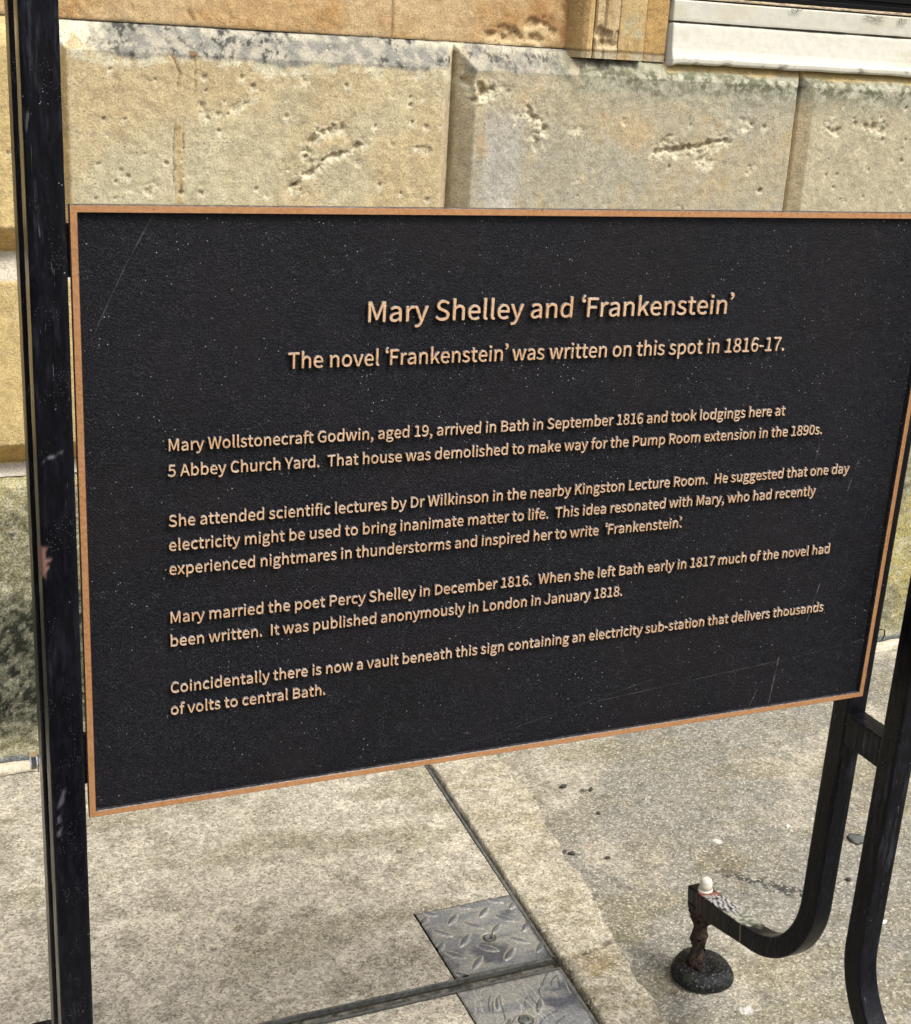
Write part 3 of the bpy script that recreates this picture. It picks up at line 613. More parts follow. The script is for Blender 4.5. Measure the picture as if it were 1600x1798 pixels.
# ------------------------------------------------------------------ paving, vault covers
JX = lambda y: 0.846 + 0.034 * (y - 0.45) / 0.70       # joint between the covers and the stone margin
def pave_color(X, Y, base, seed):
    n1 = fbm(X, Y, 4, 4, seed); n2 = fbm(X, Y, 16, 4, seed + 1); n3 = fbm(X * 0.35, Y * 1.2, 9, 3, seed + 2)
    c = np.empty(X.shape + (3,)); c[:] = base
    c = mix(c, alb(206, 197, 176), sst(.46, .66, n1) * .65); c = mix(c, alb(150, 143, 122), sst(.52, .68, n2) * .5)
    c = mix(c, alb(150, 143, 114), sst(.54, .70, n3) * .5)
    return c
def pavement():
    xs = axis(0.83, 2.2, 0.0038, -40, 40); ys = axis(0.12, 1.42, 0.0038, -60, 1.60)
    X, Y = np.meshgrid(xs, ys)
    n1 = fbm(X, Y, 26, 4, 3); edge = np.interp(Y, [-0.6, .284, .522, .714, .945, 1.126, 1.5], [.90, .936, .975, .999, 1.031, 1.033, 1.05]) + 0.030 * (fbm(X * 0, Y, 13, 4, 5) - .5) + 0.012 * (fbm(X, Y, 60, 3, 6) - .5)
    j = JX(Y)
    z = 0.0016 * (fbm(X, Y, 90, 3, 7) - .5) + 0.004 * (fbm(X, Y, 9, 3, 8) - .5) * sst(0.01, 0.05, X - j)
    strip = sst(edge + .0025, edge - .0025, X) * (X > j)
    z = z + 0.007 * strip
    pit = sst(j + 0.004, j - 0.002, X + 0.006 * (n1 - .5))
    z = z * (1 - pit) - 0.03 * pit
    c = pave_color(X, Y, alb(155, 152, 140), 40)
    c = mix(c, alb(205, 196, 174), strip * 0.9); c = mix(c, alb(170, 160, 128), strip * sst(.5, .66, fbm(X * .5, Y * 2, 30, 3, 50)) * .6)
    c = mix(c, alb(112, 106, 84), sst(.0045, .0, np.abs(X - edge - .003)) * sst(.42, .56, n1) * .75)
    c = mix(c, alb(90, 84, 62), sst(.030, .0, X - j + .02 * (n1 - .5)) * (X > j) * sst(.40, .60, n1) * sst(.75, .35, Y) * 0.8)
    c = mix(c, alb(150, 124, 78), sst(.05, .01, np.hypot(X - .905, Y - .43) + .03 * (n1 - .5)) * .6)
    c = mix(c, alb(126, 120, 60), sst(.016, .006, np.hypot(X - .888, Y - .395) + .02 * (n1 - .5)) * .8)
    dd = polydist(X, Y, [(.875, .452), (.93, .462), (.952, .47)]) + .008 * (n1 - .5); c = mix(c, alb(80, 72, 54), sst(.008, .002, dd) * .7); z = z - .003 * sst(.006, .001, dd)
    # damp tar smear and stains on the grey side
    dd = polydist(X, Y, [(1.285, .60), (1.32, .555), (1.36, .515), (1.40, .47)]) + .06 * (fbm(X, Y, 85, 4, 52) - .5); c = mix(c, alb(64, 66, 62), sst(.016, .005, dd) * .9)
    dd = np.hypot(X - 1.30, Y - .64) + .05 * (n1 - .5); c = mix(c, alb(140, 132, 106), sst(.07, .02, dd) * .6)
    for x0, y0, r in ((1.12, .985, .010), (1.16, .96, .007), (1.10, 1.01, .006), (1.19, .93, .005), (1.08, .86, .005), (1.25, .88, .004)):
        c = mix(c, alb(60, 60, 56), sst(r, r * .4, np.hypot((X - x0) * .7, Y - y0) + .012 * (n1 - .5)) * .85)
    for x0, y0, r in ((1.086, .241, .012), (1.48, .53, .009), (1.52, .47, .008), (1.33, .70, .008), (1.60, .40, .007)):
        c = mix(c, alb(250, 248, 240), sst(r, r * .5, np.hypot(X - x0, Y - y0) + .012 * (n1 - .5)) * .85)
    c = mix(c, alb(110, 108, 96), sst(.05, .005, np.hypot(X - 1.08, Y - .37)) * .45)  # paving darkened in a soft round by the back right foot
    c = mix(c, alb(60, 54, 40), pit)
    return tag(grid('pavement', X, Y, z, CONC, None, c), kind='structure')
pavement()

def slab(name, x0, fx1, y0, y1, parent, seed, notch, step=0.005):
    """cast concrete infill of a cover; fx1(y) is its right edge; a corner is left free for the tread plate"""
    us = np.linspace(0, 1, int((1.45) / step)); ys = np.arange(y0, y1 + step * .5, step)
    ys = np.unique(np.round(np.append(ys, notch[1:]), 5)); ys = ys[(ys >= y0) & (ys <= y1)]
    nx = notch[0]
    xs = axis(-0.30, 0.80, step, x0, 0.95, [nx])
    xs = xs[xs <= 0.90]
    X, Y = np.meshgrid(xs, ys); R = fx1(Y); X = np.minimum(X, R)
    z = 0.0015 * (fbm(X, Y, 80, 3, seed + 5) - .5) + 0.003 * (fbm(X, Y, 7, 3, seed + 6) - .5)
    c = pave_color(X, Y, alb(208, 200, 181), seed)
    n1 = fbm(X, Y, 26, 4, seed + 7)
    if seed == 60:
        for x0_, y0_, r, k in ((.345, .72, .012, (110, 98, 60)), (.39, .70, .007, (140, 120, 70)), (.887 - .06, .83, .0, (0, 0, 0)), (.66, .60, .004, (60, 56, 46)), (.60, .53, .005, (80, 72, 60)), (.565, .54, .005, (80, 72, 60)), (.70, .86, .005, (90, 80, 60)), (.45, .73, .004, (80, 80, 70)), (-.02, .55, .007, (70, 72, 70))):
            if r: c = mix(c, alb(*k), sst(r, r * .4, np.hypot(X - x0_, Y - y0_) + .010 * (n1 - .5)) * .8)
        st = sst(.5, .62, fbm(X * .5, Y * 2.2, 5, 3, 77)) * sst(1.05, .9, Y) * sst(.7, .85, Y); c = mix(c, alb(152, 147, 118), st * .45)
        c = mix(c, alb(92, 86, 62), sst(.48, .56, Y) * 0 + sst(.56, .47, Y + .04 * (n1 - .5)) * sst(.5, .66, fbm(X, Y, 22, 4, 78)) * sst(.45, .25, X) * .7)
    sk = (xs[None, :-1] >= nx - 1e-6) & (ys[:-1, None] >= notch[1] - 1e-6) & (ys[1:, None] <= notch[2] + 1e-6)
    return grid(name, X, Y, z, CONC, parent, c, skip=sk)
def tread(name, x0, fx1, y0, y1, parent, loz, worn, bolt):
    us = np.linspace(0, 1, 150); ys = np.linspace(y0, y1, 150); U, Y = np.meshgrid(us, ys); X = x0 + U * (fx1(Y) - x0)
    n1 = fbm(X, Y, 60, 4, 90); n2 = fbm(X * .5, Y * 2.5, 26, 4, 91); z = 0.0015 + 0.0008 * (n1 - .5)
    c = np.empty(X.shape + (3,)); c[:] = alb(152, 155, 158)
    c = mix(c, alb(186, 185, 178), sst(.42, .62, n2) * .75); c = mix(c, alb(84, 88, 104), sst(.52, .68, fbm(X, Y, 14, 4, 92)) * .8)
    for x, y, L, a in loz:
        ca, sa = math.cos(math.radians(a)), math.sin(math.radians(a)); u = (X - x) * ca + (Y - y) * sa; v = -(X - x) * sa + (Y - y) * ca
        t = 1 - (u / (L / 2)) ** 2; wdt = 0.0062 * np.clip(t, 0, 1)
        k = sst(1.0, 0.35, np.abs(v) / np.maximum(wdt, 1e-5)) * (t > 0); z = z + 0.0026 * k
        c = mix(c, alb(112, 116, 122), k * .7)
        ring = sst(.0026, .0008, np.abs(np.abs(v) - wdt - .0012)) * (t > -.06); c = mix(c, alb(206, 200, 184), ring * .9 * (0.4 + .6 * sst(.35, .55, n1)))
    if worn:
        for i in range(46):
            r2 = random.Random(i); xx, yy = r2.uniform(x0, x0 + .2), r2.uniform(y0, y1); a = r2.uniform(.9, 1.7); L = r2.uniform(.02, .06)
            bd_ = r2.uniform(-.5, .5); pts = [(xx + L * k / 6 * math.cos(a + bd_ * k / 6), yy + L * k / 6 * math.sin(a + bd_ * k / 6)) for k in range(7)]
            c = mix(c, alb(208, 206, 200) if i % 3 else alb(66, 68, 80), sst(.0016, .0005, polydist(X, Y, pts)) * .8)
    bd = np.hypot(X - bolt[0], Y - bolt[1]); z = z - .0030 * sst(.0135, .0115, bd); c = mix(c, alb(92, 88, 72), sst(.0140, .012, bd) * .6); c = mix(c, alb(200, 192, 160), sst(.003, .001, np.abs(bd - .0145)) * .5)
    e = np.minimum(np.minimum(X - x0, fx1(Y) - X), np.minimum(Y - y0, y1 - Y)); c = mix(c, alb(76, 74, 62), sst(.006, .0, e + .006 * (n1 - .5)) * .6)
    c = mix(c, alb(50, 52, 66), sst(.05, .0, np.hypot(X - fx1(Y), Y - y0)) * .6)
    return grid(name, X, Y, z, STEEL, parent, c)
def edge_strip(bm, pts, wdt, z0=-0.024, z1=0.002):
    for (ax, ay), (bx, by) in zip(pts[:-1], pts[1:]):
        L = math.hypot(bx - ax, by - ay); nx, ny = -(by - ay) / L * wdt, (bx - ax) / L * wdt
        v = [bm.verts.new(p) for p in ((ax, ay, z0), (bx, by, z0), (bx + nx, by + ny, z0), (ax + nx, ay + ny, z0), (ax, ay, z1), (bx, by, z1), (bx + nx, by + ny, z1), (ax + nx, ay + ny, z1))]
        for f in ((0, 1, 2, 3), (4, 5, 6, 7), (0, 1, 5, 4), (1, 2, 6, 5), (2, 3, 7, 6), (3, 0, 4, 7)): bm.faces.new([v[i] for i in f])

LOZ = [(.708, .496, .044, 45), (.806, .597, .040, -45), (.778, .626, .040, 43), (.715, .623, .039, 45), (.744, .595, .040, -45), (.683, .591, .039, -45), (.712, .56, .042, 45), (.834, .564, .039, 45), (.805, .53, .040, -43), (.772, .501, .042, 43), (.742, .528, .042, -42), (.68, .528, .040, -45), (.779, .574, .036, 43), (.749, .652, .028, -40), (.684, .650, .030, -40), (.812, .652, .034, -40), (.838, .63, .032, 45), (.672, .474, .03, -45), (.832, .502, .036, 45), (.664, .635, .03, 45), (.662, .555, .034, 45)]
EB = lambda y: JX(y) - 0.010
cov = thing('vault_cover', (0.3, 0.9, 0.0), 'concrete filled vault cover under the plaque with a lozenge patterned steel corner plate', 'access cover', 'access covers in the paving')
slab('concrete_infill', -1.6, EB, 0.4690, 1.385, cov, 60, (0.6540, 0.0, 0.663))
tr = tread('corner_plate', 0.6565, EB, 0.4695, 0.660, cov, LOZ, False, (.757, .556))
bm = bmesh.new(); add_lathe(bm, [(.0098, -.003), (.0098, .0005), (.0088, .0014), (.0052, .0016), (.0046, -.0006), (.0008, -.0008)], (.757, .556, 0), 'Z', 20); mesh_bm('bolt_head', bm, EDGE, tr, True)
bm = bmesh.new(); edge_strip(bm, [(-1.6, .4640), (EB(.4640) + .005, .4640)], .0045); edge_strip(bm, [(EB(.46) + .0065, .4640), (EB(1.385) + .0065, 1.385)], .0055); mesh_bm('steel_edge', bm, EDGE, cov)
cov2 = thing('vault_cover', (0.3, 0.1, 0.0), 'concrete filled vault cover at the bottom edge with a scratched smooth corner plate', 'access cover', 'access covers in the paving')
slab('concrete_infill', -1.6, EB, -0.9, 0.4360, cov2, 160, (0.643, 0.24, 0.5))
tr2 = tread('corner_plate', 0.6445, EB, 0.2415, 0.4355, cov2, [(.70, .39, .04, 60), (.76, .36, .04, 58), (.69, .33, .04, 60)], True, (.725, .338))
bm = bmesh.new(); add_lathe(bm, [(.0125, -.003), (.0125, .003), (.0105, .0042), (.006, .0042), (.0052, .0010), (.0008, .001)], (.725, .338, 0), 'Z', 6); mesh_bm('bolt_head', bm, EDGE, tr2)
bm = bmesh.new(); edge_strip(bm, [(EB(.4365) + .005, .4360), (EB(-.9) + .005, -.9)], -.0055); edge_strip(bm, [(-1.6, .4370), (EB(.4365) + .005, .4370)], .0038); mesh_bm('steel_edge', bm, EDGE, cov2)
bm = bmesh.new(); edge_strip(bm, [(-1.6, .4412), (JX(.45) - .004, .4412)], .0224, -.028, -.006); tag(mesh_bm('joint_dirt', bm, SOIL), kind='structure')
bm = bmesh.new(); edge_strip(bm, [(-1.6, .4455), (JX(.45) - .012, .4455)], .0125, -.0059, -.0050); mesh_bm('frame_bar', bm, DIRTY, cov2)

# ------------------------------------------------------------------ litter on the paving
def bit(name, x, y, L, W, T, ang, mat, lab, cat, grp=None, seed=0):
    rng = random.Random(seed); bm = bmesh.new(); bmesh.ops.create_icosphere(bm, subdivisions=2, radius=1.0)
    for v in bm.verts:
        k = 1 + rng.uniform(-.32, .32); v.co = Vector((v.co.x * L * k, v.co.y * W * k, v.co.z * T * (1 + rng.uniform(-.3, .3))))
    bmesh.ops.rotate(bm, verts=bm.verts, cent=(0, 0, 0), matrix=Matrix.Rotation(ang, 3, 'Z')); bmesh.ops.translate(bm, verts=bm.verts, vec=(x, y, T * .75 + 0.001))
    return tag(mesh_bm(name, bm, mat, None, True), lab, cat, grp)
bit('dead_leaf', .889, .829, .011, .006, .002, .5, mat_simple('dead_leaf_brown', tuple(alb(140, 92, 44)), .8, 0, .4), 'shrivelled brown leaf on the pale strip beside the cover joint', 'leaf', None, 2)
for i, (x, y, L, W, a, lab) in enumerate(((1.010, .757, .009, .004, .6, 'dark curled scrap on the ragged edge of the pale strip'), (1.022, .748, .007, .005, -.4, 'dark crumb beside the curled scrap on the pale strip edge'),
                                     (1.125, .985, .010, .005, .2, 'dark flat scrap lying on grey paving just below the plaque'), (1.175, .955, .007, .004, .9, 'small dark scrap to the right of the flat one below the plaque'), (1.083, .712, .006, .004, 0, 'lone dark crumb on grey paving right of the pale strip'),
                                     (1.145, .865, .006, .004, 1.2, 'dark crumb on open grey paving between the plaque and curled foot'), (1.50, .50, .006, .005, 0, 'brown black crumb on the paving between the two right tubes'), (.975, .98, .006, .004, 1, 'dark speck on the pale strip close under the plaque'))):
    bit('litter_scrap', x, y, L, W, .0025, a, DARK, lab, 'litter', 'dark litter scraps on the paving', 20 + i)
bit('flat_disc', 1.61, .614, .020, .019, .0022, 0, mat_simple('old_gum', tuple(alb(92, 94, 92)), .7, 0, .25), 'flat grey spot of old chewing gum between the right tubes', 'chewing gum', None, 41)
for i, (x, y, L, lab) in enumerate(((1.475, .365, .006, 'white pebble chip lying left of the front tube'), (1.50, .70, .005, 'pale pebble chip lying behind the right tubes'))):
    bit('pebble', x, y, L, L * .7, L * .45, .4, mat_simple('white_chip', (.78, .77, .74), .6, 0, .1), lab, 'pebble', None, 60 + i)

# ------------------------------------------------------------------ the sign stand
stand = thing('sign_stand', (0.5, 0.02, 0.0), 'black painted tubular sign stand carrying a dark bronze plaque with raised copper lettering', 'sign')
HW = 0.0165
def path(sign, yc):
    """centre line (y, z) of one tube: straight, then bent away from the plaque plane (sign +1 towards the wall)"""
    pts = [(0.0, z) for z in np.arange(1.16, -0.380, -0.004)]
    R, T = 0.150, math.radians(80)
    for a in np.linspace(0, T, 40): pts.append((R * (1 - math.cos(a)), -0.380 - R * math.sin(a)))
    y0, z0 = pts[-1]; dy, dz = math.sin(T), -math.cos(T)
    for s_ in np.linspace(0.003, 0.172, 76): pts.append((y0 + dy * s_, z0 + dz * s_))
    return [(yc + sign * p[0], p[1]) for p in pts]
def tube(x0, sign, yc, patch, seed):
    pts = np.array(path(sign, yc)); n = len(pts); tg = np.gradient(pts, axis=0); tg /= np.linalg.norm(tg, axis=1)[:, None]
    nr = np.stack([-tg[:, 1], tg[:, 0]], 1) * sign            # +normal = outer side towards the bend's inside (upper face of the foot)
    prof = []; r = 0.0030; f = np.linspace(-1, 1, 11)
    k = HW - r
    for (cx, cy), a0 in (((k, k), 0), ((-k, k), 90), ((-k, -k), 180), ((k, -k), 270)):
        for a in (0, 30, 60, 90): prof.append((cx + r * math.cos(math.radians(a0 + a)), cy + r * math.sin(math.radians(a0 + a))))
        nx = {0: (-k, k + r), 90: (-k - r, -k), 180: (k, -k - r), 270: (k + r, k)}[a0]
        p = prof[-1]
        for t in np.linspace(0, 1, 11)[1:-1]: prof.append((p[0] + (nx[0] - p[0]) * t, p[1] + (nx[1] - p[1]) * t))
    prof = np.array(prof); mm = len(prof)
    s = np.arange(n)
    fl = 1 + 0.42 * sst(n - 95, n - 10, s)                      # the foot end is hammered slightly deeper
    X = x0 + HW + np.repeat(prof[:, 0][None], n, 0)
    off = prof[:, 1][None] * np.where(prof[:, 1][None] < 0, fl[:, None] * 1.25 - 0.25, 1.0)
    Y = pts[:, 0][:, None] + nr[:, 0][:, None] * off; Z = pts[:, 1][:, None] + nr[:, 1][:, None] * off
    X = X + 0.0003 * (fbm(Z * 3 + 5, X * 9, 30, 2, seed) - .5)
    co = np.stack([X, Y, Z + G], -1).reshape(-1, 3); i = np.arange(n * mm).reshape(n, mm); j = np.roll(i, -1, 1)
    fcs = np.stack([i[:-1], j[:-1], j[1:], i[1:]], -1).reshape(-1, 4)
    me = bpy.data.meshes.new('tube'); me.from_pydata(co.tolist(), [], [tuple(q_) for q_ in fcs.tolist()] + [tuple(i[0][::-1].tolist()), tuple(i[-1].tolist())]); me.update()
    arc = np.concatenate([[0], np.cumsum(np.linalg.norm(np.diff(pts, axis=0), axis=1))]); arc = (arc[-1] - arc)[:, None] + 0 * X   # distance from the foot end
    t = np.zeros(X.shape + (4,)); topf = sst(HW * .86, HW * .97, np.repeat(prof[:, 1][None], n, 0)); xr = X - x0 - HW
    n1 = fbm(arc + 3, xr + 2, 190, 4, seed); n2 = fbm(arc + 3, xr + 2, 70, 3, seed + 1)
    if patch:
        lay = np.zeros(X.shape + (3,)); lay[:] = alb(150, 60, 40) * .8; am = np.zeros(X.shape)
        def lay_on(mask, colr):
            nonlocal lay, am, t
            t[..., :3] = np.where(mask[..., None] > 0, t[..., :3] * (1 - mask[..., None]) + colr * mask[..., None], t[..., :3]); t[..., 3] = np.maximum(t[..., 3], mask)
        rs = topf * sst(.078, .050, arc + .05 * (n1 - .5)) * sst(.40, .52, n2)
        lay_on(rs, alb(150, 98, 80))
        nz_ = fbm(arc + 4, xr + 5, 120, 4, 12, .6); zb = topf * sst(.050, .058, arc + .045 * (nz_ - .5)) * sst(.122, .112, arc + .05 * (n2 - .5))
        wv = np.sin((xr * 1.0 + arc * 0.55 * 0.6 + 0.026 * fbm(arc, xr + 1, 38, 2, 7)) * 900)
        lay_on(zb * sst(-.2, .15, wv), alb(210, 208, 206)); lay_on(zb * sst(.1, -.2, wv), np.array((.02, .02, .022)))
        wh = topf * sst(.108, .118, arc + .05 * (n2 - .5)) * sst(.190, .150, arc + .05 * (nz_ - .5)) * (.55 + .45 * sst(.35, .5, n1)); lay_on(wh, alb(186, 186, 168))
        cr = sst(.0016, .0006, np.abs(arc - .152 - .006 * (n2 - .5))) * (1 - topf); lay_on(cr, alb(190, 180, 130))
        lay_on((1 - topf) * sst(.62, .70, n1) * sst(.09, .02, arc) * .8, alb(130, 72, 44))
        lay_on(sst(.60, .72, n1) * (1 - topf) * sst(.30, .20, arc) * .35, alb(130, 126, 118))
    for z0, z1, xa, xb, colr in {1: ((.323, .292, -.018, -.0105, (140, 106, 96)), ), 2: ()}.get(seed, ()):
        zz = Z; nq = fbm(Z * 1.0 + 2, xr + 1, 260, 4, 88, .65); mk = sst(z1 - .004, z1 + .002, zz + .012 * (nq - .5)) * sst(z0 + .002, z0 - .002, zz + .012 * (nq - .5)) * sst(xa - .002, xa, xr) * sst(xb + .0005, xb - .0005, xr + .010 * (nq - .5))
        t[..., :3] = np.where(mk[..., None] > .02, alb(*colr), t[..., :3]); t[..., 3] = np.maximum(t[..., 3], mk)
    if seed == 1:
        mk = sst(.0035, .001, polydist(xr + .006 * (n1 - .5), Z, [(-.004, .062), (-.0085, .04), (-.011, .01)])) * sst(.4, .6, n1) * .22
        mk = np.maximum(mk, sst(.0016, .0006, polydist(xr + .003 * (n2 - .5), Z, [(-.012, .405), (.004, .411), (.006, .414)])) * .35)
        t[..., :3] = np.where(mk[..., None] > t[..., 3:], np.array((.30, .30, .34)), t[..., :3]); t[..., 3] = np.maximum(t[..., 3], mk)
    paint(me, t.reshape(-1, 4))
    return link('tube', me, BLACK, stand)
XL, XR_ = -0.0415, 1.0336; YFR, YBK = -0.0265, 0.0775
for x0, sign, yc, pt, sd_ in ((XL, -1, YFR, False, 1), (XL + .003, 1, YBK, False, 2), (XR_, -1, YFR, True, 3), (XR_, 1, YBK, True, 4)):
    tb = tube(x0, sign, yc, pt, sd_)
    pe = path(sign, yc); ye, ze = pe[-12]; xe = x0 + HW
    # levelling foot: pad on the paving, rusted stud, pale domed nut on top
    bm = bmesh.new()
    wb = lambda a, h: 0.030 * math.sin(3 * a + sd_) + 0.02 * math.sin(5 * a)
    add_lathe(bm, [(.047, 0.001), (.0515, .004), (.0535, .010), (.0525, .017), (.048, .0235), (.041, .0275), (.033, .0285), (.026, .0265), (.020, .021), (.014, .0195), (.002, .0195)], (xe + .012, ye - sign * .004, 0), 'Z', 40, wb)
    fo = mesh_bm('foot', bm, RUBBER, stand, True); paint(fo.data, np.zeros((len(fo.data.vertices), 4)))
    rng = random.Random(sd_); bm = bmesh.new(); ztop = ze + G - .016
    prof = [((.020 if k > 12 else .015 if k > 10 else .0085 + .0000 * k) * (1 if k > 3 else 1.35) + .004 * rng.random(), .0195 + (ztop - .0195) * k / 14.0) for k in range(15)]
    add_lathe(bm, prof, (xe, ye, 0), 'Z', 14, lambda a, h: .28 * math.sin(4 * a + h * 700) + .15 * math.sin(7 * a - h * 900))
    for k in range(30):
        a = rng.uniform(0, 6.28); p0 = Vector((xe + .007 * math.cos(a), ye + .007 * math.sin(a), rng.uniform(.02, ztop)))
        add_tube(bm, [p0, p0 + Vector((rng.uniform(-.012, .012), rng.uniform(-.012, .012), rng.uniform(-.012, .006))), p0 + Vector((rng.uniform(-.02, .02), rng.uniform(-.02, .02), rng.uniform(-.02, .0)))], [.0026, .0022, .0008], 5)
    mesh_bm('stud', bm, RUST, fo, True)
    bm = bmesh.new(); zt = ze + G + HW
    add_lathe(bm, [(.0125, -.004), (.0125, .0025), (.0102, .0032), (.0102, .0055), (.0108, .006), (.0108, .012), (.0104, .017), (.0086, .0212), (.0052, .0240), (.001, .0246)], (xe, ye, zt), 'Z', 24)
    if x0 < 0 < sign: bm.free()                                # this nut has gone
    else: mesh_bm('domed_nut', bm, NUT, fo, True)
def solid(name, x0, x1, y0, y1, z0, z1, mat, bev=.0015, parent=stand):
    bm = bmesh.new(); add_box(bm, x0, x1, y0, y1, z0 + G, z1 + G, bev); o = mesh_bm(name, bm, mat, parent)
    if mat in (BLACK, RUBBER): paint(o.data, np.zeros((len(o.data.vertices), 4)))
    return o
for x0 in (XL, XR_):
    for z1 in (-.0625, 1.10): solid('spacer', x0 + (.0012 if x0 > 0 else .0062), x0 + 2 * HW - .0012, YFR + HW - .002, YBK - HW + .002, z1 - .044, z1, BLACK, .002)
solid('top_rail', XL + 2 * HW - .001, XR_ + .001, YFR - .012, YFR + .012, 1.11, 1.135, BLACK)
for z0, z1 in ((.561, .610), (.030, .088)):
    solid('bracket', -.0095, .030, .0185, .0255, z0, z1, RUST, .001); solid('bracket', .955, 1.040, .054, .062, z0, z1, RUST, .001); solid('bracket_block', .957, .985, .0178, .0538, z0, z1, RUST, .001)
bm = bmesh.new(); add_lathe(bm, [(.0125, 0), (.0125, -.0016), (.0085, -.0018), (.0088, -.0075), (.0078, -.0085), (.001, -.0087)], (XL + .0004, YBK, .033 + G), 'X', 6); mesh_bm('bolt', bm, CHROME, stand)
bm = bmesh.new(); add_tube(bm, [(XR_ + 2 * HW - .001, YBK - .010, .0595 + G), (XR_ + 2 * HW + .006, YBK - .012, .060 + G), (XR_ + 2 * HW + .012, YBK - .012, .058 + G), (XR_ + 2 * HW + .013, YBK - .012, .050 + G), (XR_ + 2 * HW + .010, YBK - .012, .043 + G)], .0012, 6); mesh_bm('wire_hook', bm, DARK, stand)

# plaque: backing plate, raised border, raised lettering
W_, H_ = 1.0, 0.6296
bm = bmesh.new(); add_box(bm, 0.0012, W_ - .0012, .0045, .0175, .0012 + G, H_ - .0012 + G, 0.0008)
plq = mesh_bm('plaque', bm, [FIELD, PATINA], stand)
for p in plq.data.polygons: p.material_index = 0 if p.normal.y < -.9 else 1
def frame(bm, a, y0, y1, b):
    o = [(0, 0), (W_, 0), (W_, H_), (0, H_)]; i = [(a, a * 1.0), (W_ - a, a), (W_ - a, H_ - a), (a, H_ - a)]
    e = [(b, b), (W_ - b, b), (W_ - b, H_ - b), (b, H_ - b)]; ii = [(a - b, a - b), (W_ - a + b, a - b), (W_ - a + b, H_ - a + b), (a - b, H_ - a + b)]
    L = [[bm.verts.new((x, y, z + G)) for x, z in q_] for q_, y in ((o, y1), (o, y0 + b), (e, y0), (ii, y0), (i, y0 + b), (i, y1))]
    for A, B in zip(L[:-1], L[1:]):
        for k in range(4): bm.faces.new((A[k], A[(k + 1) % 4], B[(k + 1) % 4], B[k]))
    for k in range(4): bm.faces.new((L[-1][k], L[-1][(k + 1) % 4], L[0][(k + 1) % 4], L[0][k]))
bm = bmesh.new(); frame(bm, .0072, -.0003, .0046, .0006); bd = mesh_bm('border', bm, [BRONZE, PATINA], plq)
for p in bd.data.polygons: p.material_index = 0 if p.normal.y < -.9 else 1

